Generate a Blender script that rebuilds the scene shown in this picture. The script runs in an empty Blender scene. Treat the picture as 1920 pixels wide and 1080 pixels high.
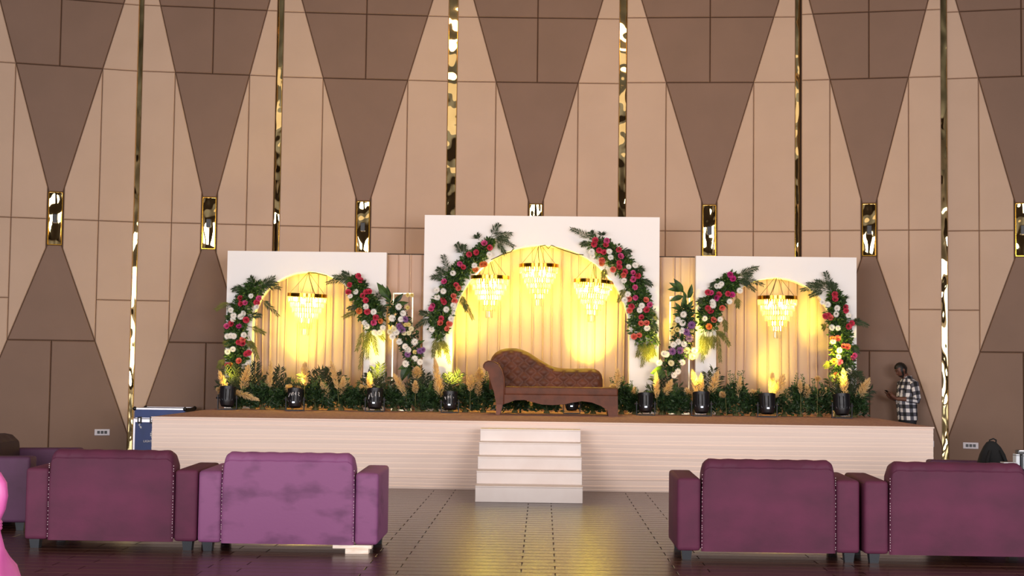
import bpy, bmesh, math, random
from mathutils import Vector, Matrix, noise

random.seed(7)
C = bpy.context.scene
COL = C.collection
PI = math.pi

# ------------------------------------------------------------------ camera
F = 2667.0
CAM = Vector((0.0, 0.0, 1.624))
VPX, VPY, ROLL = 1018.0, 687.0, math.radians(0.65)
yc = Vector(((VPX - 960) / F, -(VPY - 540) / F, -1.0)).normalized()
zc = Vector((math.sin(ROLL), math.cos(ROLL), 0.0))
zc = (zc - yc * zc.dot(yc)).normalized()
xc = yc.cross(zc).normalized()
M3 = Matrix((xc, yc, zc))            # rows: camera coordinates of the world axes = camera-to-world
cam = bpy.data.cameras.new('camera')
cam.sensor_width = 36.0
cam.lens = 36.0 * F / 1920.0
cam.clip_end = 200
cam_o = bpy.data.objects.new('camera', cam)
COL.objects.link(cam_o)
cam_o.matrix_world = Matrix.Translation(CAM) @ M3.to_4x4()
C.camera = cam_o


def ray(px, py):
    return M3 @ Vector(((px - 960) / F, (540 - py) / F, -1.0))


def at(px, py, Y):
    d = ray(px, py)
    return CAM + d * (Y / d.y)


def at_z(px, py, z):
    d = ray(px, py)
    return CAM + d * ((z - CAM.z) / d.z)


# ------------------------------------------------------------------ world, lights, exposure
C.view_settings.view_transform = 'Standard'
C.view_settings.look = 'None'
C.view_settings.exposure = 0.2
C.view_settings.gamma = 1.0
C.view_settings.use_curve_mapping = False
C.cycles.sample_clamp_indirect = 2.5
w = bpy.data.worlds.new('world')
C.world = w
w.use_nodes = True
w.node_tree.nodes['Background'].inputs[0].default_value = (0.80, 0.88, 1.0, 1)
w.node_tree.nodes['Background'].inputs[1].default_value = 1.0


def area(name, loc, rot, sx, sy, power, col):
    l = bpy.data.lights.new(name, 'AREA')
    l.shape = 'RECTANGLE'
    l.size, l.size_y = sx, sy
    l.energy = power
    l.color = col
    o = bpy.data.objects.new(name, l)
    COL.objects.link(o)
    o.location = loc
    o.rotation_euler = rot
    return o


DAY = (1.0, 0.95, 0.945)
# daylight through the glazing behind the camera and along the side walls
area('daylight_front_left', (-7.5, -6.85, 3.2), (PI / 2, 0, 0), 8.0, 5.0, 1950, DAY)
area('daylight_front_right', (7.5, -6.85, 3.2), (PI / 2, 0, 0), 8.0, 5.0, 1950, DAY)
area('daylight_side_left', (-12.85, 4.0, 3.0), (0, -PI / 2, 0), 4.4, 9.0, 500, DAY)
area('daylight_side_right', (12.85, 4.0, 3.0), (0, PI / 2, 0), 4.4, 9.0, 500, DAY)
# warm fill lights added out of view below the ceiling
area('ceiling_warm_fill', (0, 9.0, 8.9), (0, 0, 0), 16, 8, 300, (1.0, 0.74, 0.50))
area('wall_warm_fill', (0.6, 17.5, 8.85), (math.radians(32), 0, 0), 7, 0.6, 150, (1.0, 0.66, 0.40))  # added to brighten and warm the middle of the back wall


# ------------------------------------------------------------------ materials
def lin(c):
    c = c / 255.0
    return c / 12.92 if c <= 0.04045 else ((c + 0.055) / 1.055) ** 2.4


def rgb(h):
    h = h.lstrip('#')
    return (lin(int(h[0:2], 16)), lin(int(h[2:4], 16)), lin(int(h[4:6], 16)), 1.0)


def mat(name, col, rough=0.6, metal=0.0, col2=None, scale=8.0, stretch=(1, 1, 1), bump=0.0, bscale=60.0,
        sheen=0.0, lo=0.35, hi=0.65, trans=0.0, emit=None, estr=0.0, spec=None, vary=0.0, detail=4.0):
    m = bpy.data.materials.new(name)
    m.use_nodes = True
    nt = m.node_tree
    b = nt.nodes['Principled BSDF']
    c1 = rgb(col) if isinstance(col, str) else col
    b.inputs['Base Color'].default_value = c1
    b.inputs['Roughness'].default_value = rough
    b.inputs['Metallic'].default_value = metal
    if spec is not None:
        b.inputs['Specular IOR Level'].default_value = spec
    if sheen:
        b.inputs['Sheen Weight'].default_value = sheen
        b.inputs['Sheen Roughness'].default_value = 0.4
        b.inputs['Sheen Tint'].default_value = c1
    if emit:
        b.inputs['Emission Color'].default_value = rgb(emit)
        b.inputs['Emission Strength'].default_value = estr
    tc = None
    out = None
    if col2 or bump:
        tc = nt.nodes.new('ShaderNodeTexCoord')
        mp = nt.nodes.new('ShaderNodeMapping')
        mp.inputs['Scale'].default_value = stretch
        nt.links.new(tc.outputs['Object'], mp.inputs['Vector'])
    if col2:
        n = nt.nodes.new('ShaderNodeTexNoise')
        n.inputs['Scale'].default_value = scale
        n.inputs['Detail'].default_value = detail
        nt.links.new(mp.outputs[0], n.inputs['Vector'])
        r = nt.nodes.new('ShaderNodeValToRGB')
        r.color_ramp.elements[0].position = lo
        r.color_ramp.elements[1].position = hi
        r.color_ramp.elements[0].color = c1
        r.color_ramp.elements[1].color = rgb(col2)
        nt.links.new(n.outputs['Fac'], r.inputs['Fac'])
        out = r.outputs['Color']
    if vary:
        oi = nt.nodes.new('ShaderNodeObjectInfo')
        mr = nt.nodes.new('ShaderNodeMapRange')
        mr.inputs['To Min'].default_value = 1 - vary
        mr.inputs['To Max'].default_value = 1 + vary
        nt.links.new(oi.outputs['Random'], mr.inputs['Value'])
        hs = nt.nodes.new('ShaderNodeHueSaturation')
        hs.inputs['Color'].default_value = c1
        nt.links.new(mr.outputs[0], hs.inputs['Value'])
        if out:
            nt.links.new(out, hs.inputs['Color'])
        out = hs.outputs['Color']
    if out:
        nt.links.new(out, b.inputs['Base Color'])
    if bump:
        n2 = nt.nodes.new('ShaderNodeTexNoise')
        n2.inputs['Scale'].default_value = bscale
        n2.inputs['Detail'].default_value = 3.0
        nt.links.new(mp.outputs[0], n2.inputs['Vector'])
        bp = nt.nodes.new('ShaderNodeBump')
        bp.inputs['Strength'].default_value = bump
        bp.inputs['Distance'].default_value = 0.02
        nt.links.new(n2.outputs['Fac'], bp.inputs['Height'])
        nt.links.new(bp.outputs[0], b.inputs['Normal'])
    if trans:
        t = nt.nodes.new('ShaderNodeBsdfTranslucent')
        t.inputs['Color'].default_value = c1
        mx = nt.nodes.new('ShaderNodeMixShader')
        mx.inputs[0].default_value = trans
        o = nt.nodes['Material Output']
        nt.links.new(b.outputs[0], mx.inputs[1])
        nt.links.new(t.outputs[0], mx.inputs[2])
        nt.links.new(mx.outputs[0], o.inputs['Surface'])
        if out:
            nt.links.new(out, t.inputs['Color'])
    return m


M = {}
M['panel_beige'] = mat('panel_beige', '#c9aa92', 0.62, col2='#c4a58d', scale=1.2, bump=0.04, bscale=40, vary=0.015)
M['panel_brown'] = mat('panel_brown', '#836553', 0.62, col2='#7e614f', scale=1.2, bump=0.04, bscale=40, vary=0.015)
M['recess'] = mat('recess', '#5c4536', 0.8)
M['plaster'] = mat('plaster', '#4e4038', 0.85, bump=0.05)
M['ceiling'] = mat('ceiling', '#33271d', 0.8, bump=0.05)
M['floor'] = mat('floor', '#2c1a15', 0.3)
M['plank'] = mat('plank', '#452720', 0.26, col2='#341b15', scale=3.0, stretch=(0.6, 9, 1), vary=0.22)
M['carpet'] = mat('carpet', '#bd9189', 0.95, col2='#9d736b', scale=26, bump=0.4, bscale=90)
M['skirt'] = mat('skirt', '#f3dccf', 0.7, bump=0.03, bscale=30)
M['white_board'] = mat('white_board', '#fffcfb', 0.55, bump=0.02, bscale=20)
M['white_step'] = mat('white_step', '#efe4df', 0.5, col2='#e9dcd6', scale=3, bump=0.03, bscale=20)
M['curtain'] = mat('curtain', '#d6b8a4', 0.75, bump=0.03, bscale=40, trans=0.12)
M['gold'] = mat('gold', '#d9a13a', 0.15, metal=1.0)
M['frame_gold'] = mat('frame_gold', '#efe2bf', 0.3, metal=0.5)
M['wire'] = mat('wire', '#3c2f22', 0.5)
M['bulb'] = mat('bulb', '#fff3d0', 0.4, emit='#fff4d8', estr=30.0)
M['black_plastic'] = mat('black_plastic', '#16161c', 0.38)
M['black_metal'] = mat('black_metal', '#1d1d22', 0.4, metal=0.6)
M['chalk'] = mat('chalk', '#f4f4f4', 0.7)
M['led'] = mat('led', '#ffffff', 0.5, emit='#dfe6ff', estr=3.0)
M['lens'] = mat('lens', '#ffe08a', 0.2, emit='#ffc640', estr=18.0)
M['chaise'] = mat('chaise', '#6e3a22', 0.6, col2='#542d1a', scale=5, sheen=0.2, bump=0.08, bscale=30)
M['chaise_leg'] = mat('chaise_leg', '#7a4733', 0.5)
M['sofa_wine'] = mat('sofa_wine', '#5c1d3d', 0.75, col2='#481630', scale=2.6, stretch=(1, 1, 1.3), sheen=0.12, bump=0.05, bscale=25, lo=0.3, hi=0.7)
M['sofa_mauve'] = mat('sofa_mauve', '#7d4670', 0.66, col2='#64345a', scale=2.7, stretch=(1, 1, 1.9), sheen=0.2, bump=0.05, bscale=25, lo=0.52, hi=0.66)
M['sofa_plum'] = mat('sofa_plum', '#50294a', 0.7, col2='#43213c', scale=3, sheen=0.12, bump=0.05, bscale=25)
M['sofa_shaded'] = mat('sofa_shaded', '#331c22', 0.75, sheen=0.05, bump=0.05)  # plum backrest in shade, the shade put into the colour
M['sofa_leg'] = mat('sofa_leg', '#1e2229', 0.45)
M['thread'] = mat('thread', '#cdb9bf', 0.6)
M['raw_wood'] = mat('raw_wood', '#f1e3d6', 0.7, col2='#dcc6b2', scale=9, stretch=(1, 8, 8))
M['pink_satin'] = mat('pink_satin', '#e070b4', 0.38, col2='#d25ea6', scale=3, sheen=0.3, bump=0.12, bscale=8)
M['leaf'] = mat('leaf', '#4a6b2c', 0.5, col2='#2c4620', scale=14, trans=0.22)
M['leaf_light'] = mat('leaf_light', '#7d9440', 0.5, col2='#566f2c', scale=14, trans=0.25)
M['leaf_dark'] = mat('leaf_dark', '#35522b', 0.5, col2='#1e321b', scale=10, trans=0.12)
M['frond'] = mat('frond', '#46583a', 0.6, col2='#33432b', scale=10, trans=0.15)
M['frond_olive'] = mat('frond_olive', '#84843f', 0.6, col2='#5d6230', scale=10, trans=0.2)
M['stem'] = mat('stem', '#5d5a30', 0.7)
M['rose_red'] = mat('rose_red', '#e2506a', 0.6, col2='#cc3752', scale=30)
M['rose_pink'] = mat('rose_pink', '#e86aa2', 0.6, col2='#d84d8c', scale=30)
M['rose_magenta'] = mat('rose_magenta', '#e0479c', 0.6, col2='#c92f86', scale=30)
M['rose_coral'] = mat('rose_coral', '#f08c78', 0.6, col2='#e4665a', scale=30)
M['rose_orange'] = mat('rose_orange', '#f09a5a', 0.6, col2='#e77f45', scale=30)
M['mum_white'] = mat('mum_white', '#fbf8f2', 0.6)
M['mum_cream'] = mat('mum_cream', '#f4ecc4', 0.6)
M['mum_yellow'] = mat('mum_yellow', '#ecd98a', 0.6)
M['mum_purple'] = mat('mum_purple', '#9d6fa6', 0.6, col2='#855490', scale=30)
M['pampas'] = mat('pampas', '#f5e2b8', 0.85, col2='#ecd09a', scale=12, trans=0.4)
M['dry_stalk'] = mat('dry_stalk', '#7d7a48', 0.8)
M['palm'] = mat('palm', '#2a3a22', 0.55, col2='#1d2a18', scale=10)
M['case_blue'] = mat('case_blue', '#23408a', 0.45, col2='#1e3878', scale=4)
M['alu'] = mat('alu', '#d7d5dc', 0.35, metal=0.7)
M['plate'] = mat('plate', '#d9d3dc', 0.4)
M['socket'] = mat('socket', '#14141c', 0.4)
M['skin'] = mat('skin', '#6e4636', 0.55, col2='#633d2f', scale=8)
M['hair'] = mat('hair', '#120d0d', 0.5, bump=0.3, bscale=60)
M['trouser'] = mat('trouser', '#1b1c26', 0.8)
M['phone'] = mat('phone', '#0c0c10', 0.3)
M['bag'] = mat('bag', '#09090c', 0.92, bump=0.2, bscale=20)
M['silver'] = mat('silver', '#c9ccd0', 0.3, metal=0.6)
M['white_card'] = mat('white_card', '#c7ccd2', 0.5)
M['dark_card'] = mat('dark_card', '#23262e', 0.5)
M['hook'] = mat('hook', '#d79c8c', 0.6)
M['pipe_dark'] = mat('pipe_dark', '#4e2a22', 0.6)


def gold_mirror():
    m = bpy.data.materials.new('gold_mirror')
    m.use_nodes = True
    nt = m.node_tree
    b = nt.nodes['Principled BSDF']
    b.inputs['Base Color'].default_value = rgb('#efd9a0')
    b.inputs['Metallic'].default_value = 1.0
    b.inputs['Roughness'].default_value = 0.03
    tc = nt.nodes.new('ShaderNodeTexCoord')
    n = nt.nodes.new('ShaderNodeTexNoise')
    n.inputs['Scale'].default_value = 2.6
    n.inputs['Detail'].default_value = 1.0
    mp = nt.nodes.new('ShaderNodeMapping')
    mp.inputs['Scale'].default_value = (1.6, 1.6, 0.8)
    nt.links.new(tc.outputs['Object'], mp.inputs['Vector'])
    nt.links.new(mp.outputs[0], n.inputs['Vector'])
    bp = nt.nodes.new('ShaderNodeBump')
    bp.inputs['Strength'].default_value = 0.6
    bp.inputs['Distance'].default_value = 0.05
    nt.links.new(n.outputs['Fac'], bp.inputs['Height'])
    nt.links.new(bp.outputs[0], b.inputs['Normal'])
    return m


M['gold_mirror'] = gold_mirror()


def crystal():
    m = bpy.data.materials.new('crystal')
    m.use_nodes = True
    nt = m.node_tree
    nt.nodes.remove(nt.nodes['Principled BSDF'])
    o = nt.nodes['Material Output']
    tr = nt.nodes.new('ShaderNodeBsdfTransparent')
    tr.inputs[0].default_value = (1, 0.97, 0.9, 1)
    gl = nt.nodes.new('ShaderNodeBsdfGlossy')
    gl.inputs['Roughness'].default_value = 0.08
    tl = nt.nodes.new('ShaderNodeBsdfTranslucent')
    tl.inputs[0].default_value = (1, 0.96, 0.88, 1)
    m1 = nt.nodes.new('ShaderNodeMixShader')
    m1.inputs[0].default_value = 0.35
    m2 = nt.nodes.new('ShaderNodeMixShader')
    m2.inputs[0].default_value = 0.72
    nt.links.new(tl.outputs[0], m1.inputs[1])
    nt.links.new(gl.outputs[0], m1.inputs[2])
    nt.links.new(tr.outputs[0], m2.inputs[1])
    nt.links.new(m1.outputs[0], m2.inputs[2])
    nt.links.new(m2.outputs[0], o.inputs['Surface'])
    return m


M['crystal'] = crystal()


def check_cloth():
    # black, grey and white buffalo check woven along the cloth's own UVs
    m = bpy.data.materials.new('check_cloth')
    m.use_nodes = True
    nt = m.node_tree
    b = nt.nodes['Principled BSDF']
    b.inputs['Roughness'].default_value = 0.8
    uv = nt.nodes.new('ShaderNodeTexCoord')
    sp = nt.nodes.new('ShaderNodeSeparateXYZ')
    nt.links.new(uv.outputs['UV'], sp.inputs[0])
    tot = []
    for ax in ('X', 'Y'):
        fr = nt.nodes.new('ShaderNodeMath')
        fr.operation = 'FRACT'
        nt.links.new(sp.outputs[ax], fr.inputs[0])
        gt = nt.nodes.new('ShaderNodeMath')
        gt.operation = 'GREATER_THAN'
        gt.inputs[1].default_value = 0.5
        nt.links.new(fr.outputs[0], gt.inputs[0])
        tot.append(gt)
    ad = nt.nodes.new('ShaderNodeMath')
    ad.operation = 'ADD'
    nt.links.new(tot[0].outputs[0], ad.inputs[0])
    nt.links.new(tot[1].outputs[0], ad.inputs[1])
    mu = nt.nodes.new('ShaderNodeMath')
    mu.operation = 'MULTIPLY'
    mu.inputs[1].default_value = 0.5
    nt.links.new(ad.outputs[0], mu.inputs[0])
    r = nt.nodes.new('ShaderNodeValToRGB')
    r.color_ramp.interpolation = 'CONSTANT'
    r.color_ramp.elements[0].color = rgb('#e6e3e6')
    r.color_ramp.elements[1].position = 0.75
    r.color_ramp.elements[1].color = rgb('#15161f')
    e = r.color_ramp.elements.new(0.25)
    e.color = rgb('#5a5a66')
    nt.links.new(mu.outputs[0], r.inputs[0])
    nt.links.new(r.outputs[0], b.inputs['Base Color'])
    return m


M['check'] = check_cloth()


# ------------------------------------------------------------------ geometry helpers
class MB:
    def __init__(self):
        self.v, self.f, self.uv = [], [], []

    def add(self, vs, fs, uvs=None):
        o = len(self.v)
        self.v += [tuple(p) for p in vs]
        self.f += [tuple(i + o for i in f) for f in fs]
        if uvs:
            self.uv += uvs
        return self

    def box(self, x0, x1, y0, y1, z0, z1, bev=0.0):
        if bev <= 0:
            vs = [(x, y, z) for z in (z0, z1) for y in (y0, y1) for x in (x0, x1)]
            return self.add(vs, [(0, 2, 3, 1), (4, 5, 7, 6), (0, 1, 5, 4), (2, 6, 7, 3), (0, 4, 6, 2), (1, 3, 7, 5)])
        bm = bmesh.new()
        bmesh.ops.create_cube(bm, size=1)
        for v in bm.verts:
            v.co = Vector(((x0 + x1) / 2 + v.co.x * (x1 - x0), (y0 + y1) / 2 + v.co.y * (y1 - y0), (z0 + z1) / 2 + v.co.z * (z1 - z0)))
        bmesh.ops.bevel(bm, geom=bm.edges[:], offset=bev, segments=3 if bev > 0.012 else 1, profile=0.6, affect='EDGES')
        return self.bm(bm)

    def bm(self, bm, mtx=None):
        bm.verts.index_update()
        vs = [(mtx @ v.co) if mtx else v.co.copy() for v in bm.verts]
        fs = [[v.index for v in f.verts] for f in bm.faces]
        bm.free()
        return self.add(vs, fs)

    def tube(self, pts, r, n=6, cap=True):
        pts = [Vector(p) for p in pts]
        rs = r if isinstance(r, (list, tuple)) else [r] * len(pts)
        vs, fs = [], []
        ref = Vector((0, 0, 1))
        for i, p in enumerate(pts):
            d = (pts[min(i + 1, len(pts) - 1)] - pts[max(i - 1, 0)]).normalized()
            if abs(d.dot(ref)) > 0.95:
                ref = Vector((1, 0, 0)) if abs(d.x) < 0.9 else Vector((0, 1, 0))
            a = d.cross(ref).normalized()
            b = a.cross(d).normalized()
            for k in range(n):
                t = 2 * PI * k / n
                vs.append(p + (a * math.cos(t) + b * math.sin(t)) * rs[i])
        for i in range(len(pts) - 1):
            for k in range(n):
                k2 = (k + 1) % n
                fs.append((i * n + k, i * n + k2, (i + 1) * n + k2, (i + 1) * n + k))
        if cap:
            fs.append(tuple(range(n - 1, -1, -1)))
            fs.append(tuple((len(pts) - 1) * n + k for k in range(n)))
        return self.add(vs, fs)

    def lathe(self, prof, n=16, c=(0, 0, 0), cap=True):
        vs, fs = [], []
        for (r, z) in prof:
            for k in range(n):
                t = 2 * PI * k / n
                vs.append((c[0] + r * math.cos(t), c[1] + r * math.sin(t), c[2] + z))
        for i in range(len(prof) - 1):
            for k in range(n):
                k2 = (k + 1) % n
                fs.append((i * n + k, i * n + k2, (i + 1) * n + k2, (i + 1) * n + k))
        if cap:
            fs.append(tuple(range(n - 1, -1, -1)))
            fs.append(tuple((len(prof) - 1) * n + k for k in range(n)))
        return self.add(vs, fs)

    def prism(self, poly, y0, y1):
        """poly of (x, z), extruded along y"""
        n = len(poly)
        vs = [(x, y0, z) for x, z in poly] + [(x, y1, z) for x, z in poly]
        fs = [tuple(range(n)), tuple(range(2 * n - 1, n - 1, -1))]
        fs += [(i, i + n, (i + 1) % n + n, (i + 1) % n) for i in range(n)]
        return self.add(vs, fs)

    def grid(self, fn, nu, nv, uvfn=None):
        vs = [fn(i / nu, j / nv) for j in range(nv + 1) for i in range(nu + 1)]
        fs = [(j * (nu + 1) + i, j * (nu + 1) + i + 1, (j + 1) * (nu + 1) + i + 1, (j + 1) * (nu + 1) + i)
              for j in range(nv) for i in range(nu)]
        return self.add(vs, fs)

    def loft(self, rings, uvs=None, cap=True):
        n = len(rings[0])
        vs = [p for r in rings for p in r]
        fs = []
        fuv = []
        for i in range(len(rings) - 1):
            for k in range(n):
                k2 = (k + 1) % n
                fs.append((i * n + k, i * n + k2, (i + 1) * n + k2, (i + 1) * n + k))
        if cap:
            fs.append(tuple(range(n - 1, -1, -1)))
            fs.append(tuple((len(rings) - 1) * n + k for k in range(n)))
        return self.add(vs, fs)

    def obj(self, name, m, parent=None, smooth=False, loc=None, auto=None):
        me = bpy.data.meshes.new(name)
        me.from_pydata([tuple(p) for p in self.v], [], self.f)
        me.update()
        bm = bmesh.new()
        bm.from_mesh(me)
        bmesh.ops.recalc_face_normals(bm, faces=bm.faces[:])
        bm.to_mesh(me)
        bm.free()
        if m is not None:
            me.materials.append(M[m] if isinstance(m, str) else m)
        if smooth:
            for p in me.polygons:
                p.use_smooth = True
            if auto:
                me.set_sharp_from_angle(angle=math.radians(auto))
        o = bpy.data.objects.new(name, me)
        COL.objects.link(o)
        if parent is not None:
            o.parent = parent
        if loc is not None:
            o.location = loc
        return o


def raw(name, vs, fs, m, parent=None):
    """mesh without normal recalculation, for loose leaves"""
    me = bpy.data.meshes.new(name)
    me.from_pydata([tuple(p) for p in vs], [], fs)
    me.update()
    me.materials.append(M[m])
    o = bpy.data.objects.new(name, me)
    COL.objects.link(o)
    if parent is not None:
        o.parent = parent
    return o


def tag(o, label=None, cat=None, group=None, kind=None):
    if label:
        o['label'] = label
    if cat:
        o['category'] = cat
    if group:
        o['group'] = group
    if kind:
        o['kind'] = kind
    return o


def thing(name, label, cat, loc=(0, 0, 0), rz=0.0, group=None):
    o = bpy.data.objects.new(name, None)
    o.empty_display_size = 0.1
    COL.objects.link(o)
    o.location = loc
    o.rotation_euler = (0, 0, rz)
    return tag(o, label, cat, group)


def kids(o):
    return [c for c in bpy.data.objects if c.parent == o]


KIDS = {}


def copy_tree(o, parent=None):
    c = o.copy()
    COL.objects.link(c)
    if parent is not None:
        c.parent = parent
    for ch in KIDS.setdefault(o.name, kids(o)):
        copy_tree(ch, c)
    return c


def inst(src, name, parent, mtx):
    """a part that shares its mesh with src"""
    o = bpy.data.objects.new(name, src)
    COL.objects.link(o)
    if parent is not None:
        o.parent = parent
    o.matrix_local = mtx
    return o


# ------------------------------------------------------------------ floor
FX0, FX1, FY0, FY1 = -13.0, 13.0, -7.0, 26.5
fl = MB().box(FX0, FX1, FY0, FY1, -0.3, -0.012).obj('floor', 'floor')
tag(fl, kind='structure')
PW, PL, PX0 = 0.195, 1.24, -0.155
pl = MB()
g = 0.004
b2 = 0.003
pl.add([(g, g, -0.011), (PL - g, g, -0.011), (PL - g, PW - g, -0.011), (g, PW - g, -0.011),
        (g, g, -b2), (PL - g, g, -b2), (PL - g, PW - g, -b2), (g, PW - g, -b2),
        (g + b2, g + b2, 0), (PL - g - b2, g + b2, 0), (PL - g - b2, PW - g - b2, 0), (g + b2, PW - g - b2, 0)],
       [(0, 1, 5, 4), (1, 2, 6, 5), (2, 3, 7, 6), (3, 0, 4, 7), (4, 5, 9, 8), (5, 6, 10, 9), (6, 7, 11, 10), (7, 4, 8, 11), (8, 9, 10, 11)])
pm = None
rest = MB()
cnt = 0
for r in range(int(8.6 / PW), int(20.0 / PW)):
    y = r * PW
    off = PX0 + (0.27 if r % 2 else 0.0)
    for k in range(-6, 6):
        x = off + k * PL
        seen = (y < 12.3 and y > 10.85 and -4.6 < x < 3.9) or (12.3 <= y < 18.75 and -2.7 < x < 1.6)
        if seen and cnt < 300:
            cnt += 1
            if pm is None:
                o = pl.obj('plank', 'plank', fl, loc=(x, y, 0))
                pm = o.data
            else:
                inst(pm, 'plank', fl, Matrix.Translation((x, y, 0)))
        else:
            rest.add([(a + x, b + y, c) for a, b, c in pl.v], pl.f)
tag(rest.obj('plank_field', 'plank', fl), kind='stuff')

# ------------------------------------------------------------------ hall shell (behind and beside the camera)
ZC = 9.0
tag(MB().box(FX0, FX1, FY0, FY1, ZC, ZC + 0.2).obj('ceiling', 'ceiling'), kind='structure')
for side, xx in (('left', FX0 - 0.2), ('right', FX1)):
    mb = MB()
    mb.box(xx, xx + 0.2, FY0, -0.5, 0, ZC)
    mb.box(xx, xx + 0.2, 8.5, FY1, 0, ZC)
    mb.box(xx, xx + 0.2, -0.5, 8.5, 0, 0.8)
    mb.box(xx, xx + 0.2, -0.5, 8.5, 5.2, ZC)
    tag(mb.obj('wall_' + side, 'plaster'), kind='structure')
mb = MB()
mb.box(FX0, -11.5, FY0 - 0.2, FY0, 0, ZC)
mb.box(-3.5, 3.5, FY0 - 0.2, FY0, 0, ZC)
mb.box(11.5, FX1, FY0 - 0.2, FY0, 0, ZC)
for a in (-11.5, 3.5):
    mb.box(a, a + 8, FY0 - 0.2, FY0, 0, 0.7)
    mb.box(a, a + 8, FY0 - 0.2, FY0, 5.7, ZC)
tag(mb.obj('wall_front', 'plaster'), kind='structure')


def glazing(n, a, b, z0, z1, horiz, fixed):
    r = MB()
    steps = 5
    for i in range(steps + 1):
        p = a + (b - a) * i / steps
        if horiz:
            r.box(p - 0.04, p + 0.04, fixed - 0.05, fixed + 0.05, z0, z1)
        else:
            r.box(fixed - 0.05, fixed + 0.05, p - 0.04, p + 0.04, z0, z1)
    for z in (z0 + 0.04, (z0 + z1) / 2, z1 - 0.04):
        if horiz:
            r.box(a, b, fixed - 0.04, fixed + 0.04, z - 0.04, z + 0.04)
        else:
            r.box(fixed - 0.04, fixed + 0.04, a, b, z - 0.04, z + 0.04)
    tag(r.obj('window_%d' % n, 'black_metal'), kind='structure')


glazing(1, -11.5, -3.5, 0.7, 5.7, True, FY0 - 0.1)
glazing(2, 3.5, 11.5, 0.7, 5.7, True, FY0 - 0.1)
glazing(3, -0.5, 8.5, 0.8, 5.2, False, FX0 - 0.1)
glazing(4, -0.5, 8.5, 0.8, 5.2, False, FX1 + 0.1)

# ------------------------------------------------------------------ the panelled wall
Z = dict(floor=0.0, low=1.95, mid=2.64, seam=3.96, sb=3.53, st=4.41, row=6.52, top=7.65, end=8.9)
ZR = Z['row']
BAYS = [  # left edge px, right edge px on the row seam, mirror centre px, half width of the brown fan at the row seam
    ((-50, 113.5), (258, 134), (103.5, 410), 0.69),
    ((267, 134), (518, 143.5), (392, 420), 0.62),
    ((530, 145), (840, 153), (680.5, 428), 0.725),
    ((857, 153.5), (1161, 157.5), (1004, 430), 0.71),
    ((1175, 155.6), (1491, 155), (1329.5, 434), 0.745),
    ((1503, 151.3), (1764, 144), (1629.5, 433), 0.64),
    ((1775, 148.5), (2065, 138.5), (1917, 430), 0.68),
]


def clip(poly, a, b, c):
    """keep a*s + b*z >= c"""
    out = []
    for i, p in enumerate(poly):
        q = poly[(i + 1) % len(poly)]
        dp, dq = a * p[0] + b * p[1] - c, a * q[0] + b * q[1] - c
        if dp >= 0:
            out.append(p)
        if dp * dq < 0:
            t = dp / (dp - dq)
            out.append((p[0] + (q[0] - p[0]) * t, p[1] + (q[1] - p[1]) * t))
    return out


def area2(poly):
    return sum(poly[i][0] * poly[(i + 1) % len(poly)][1] - poly[(i + 1) % len(poly)][0] * poly[i][1] for i in range(len(poly)))


def inset(poly, d):
    if area2(poly) < 0:
        poly = poly[::-1]
    r = poly
    for i, p in enumerate(poly):
        q = poly[(i + 1) % len(poly)]
        ex, ez = q[0] - p[0], q[1] - p[1]
        L = math.hypot(ex, ez)
        if L < 1e-6:
            continue
        nx, nz = -ez / L, ex / L
        r = clip(r, nx, nz, nx * p[0] + nz * p[1] + d)
        if len(r) < 3:
            return []
    return r


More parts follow.
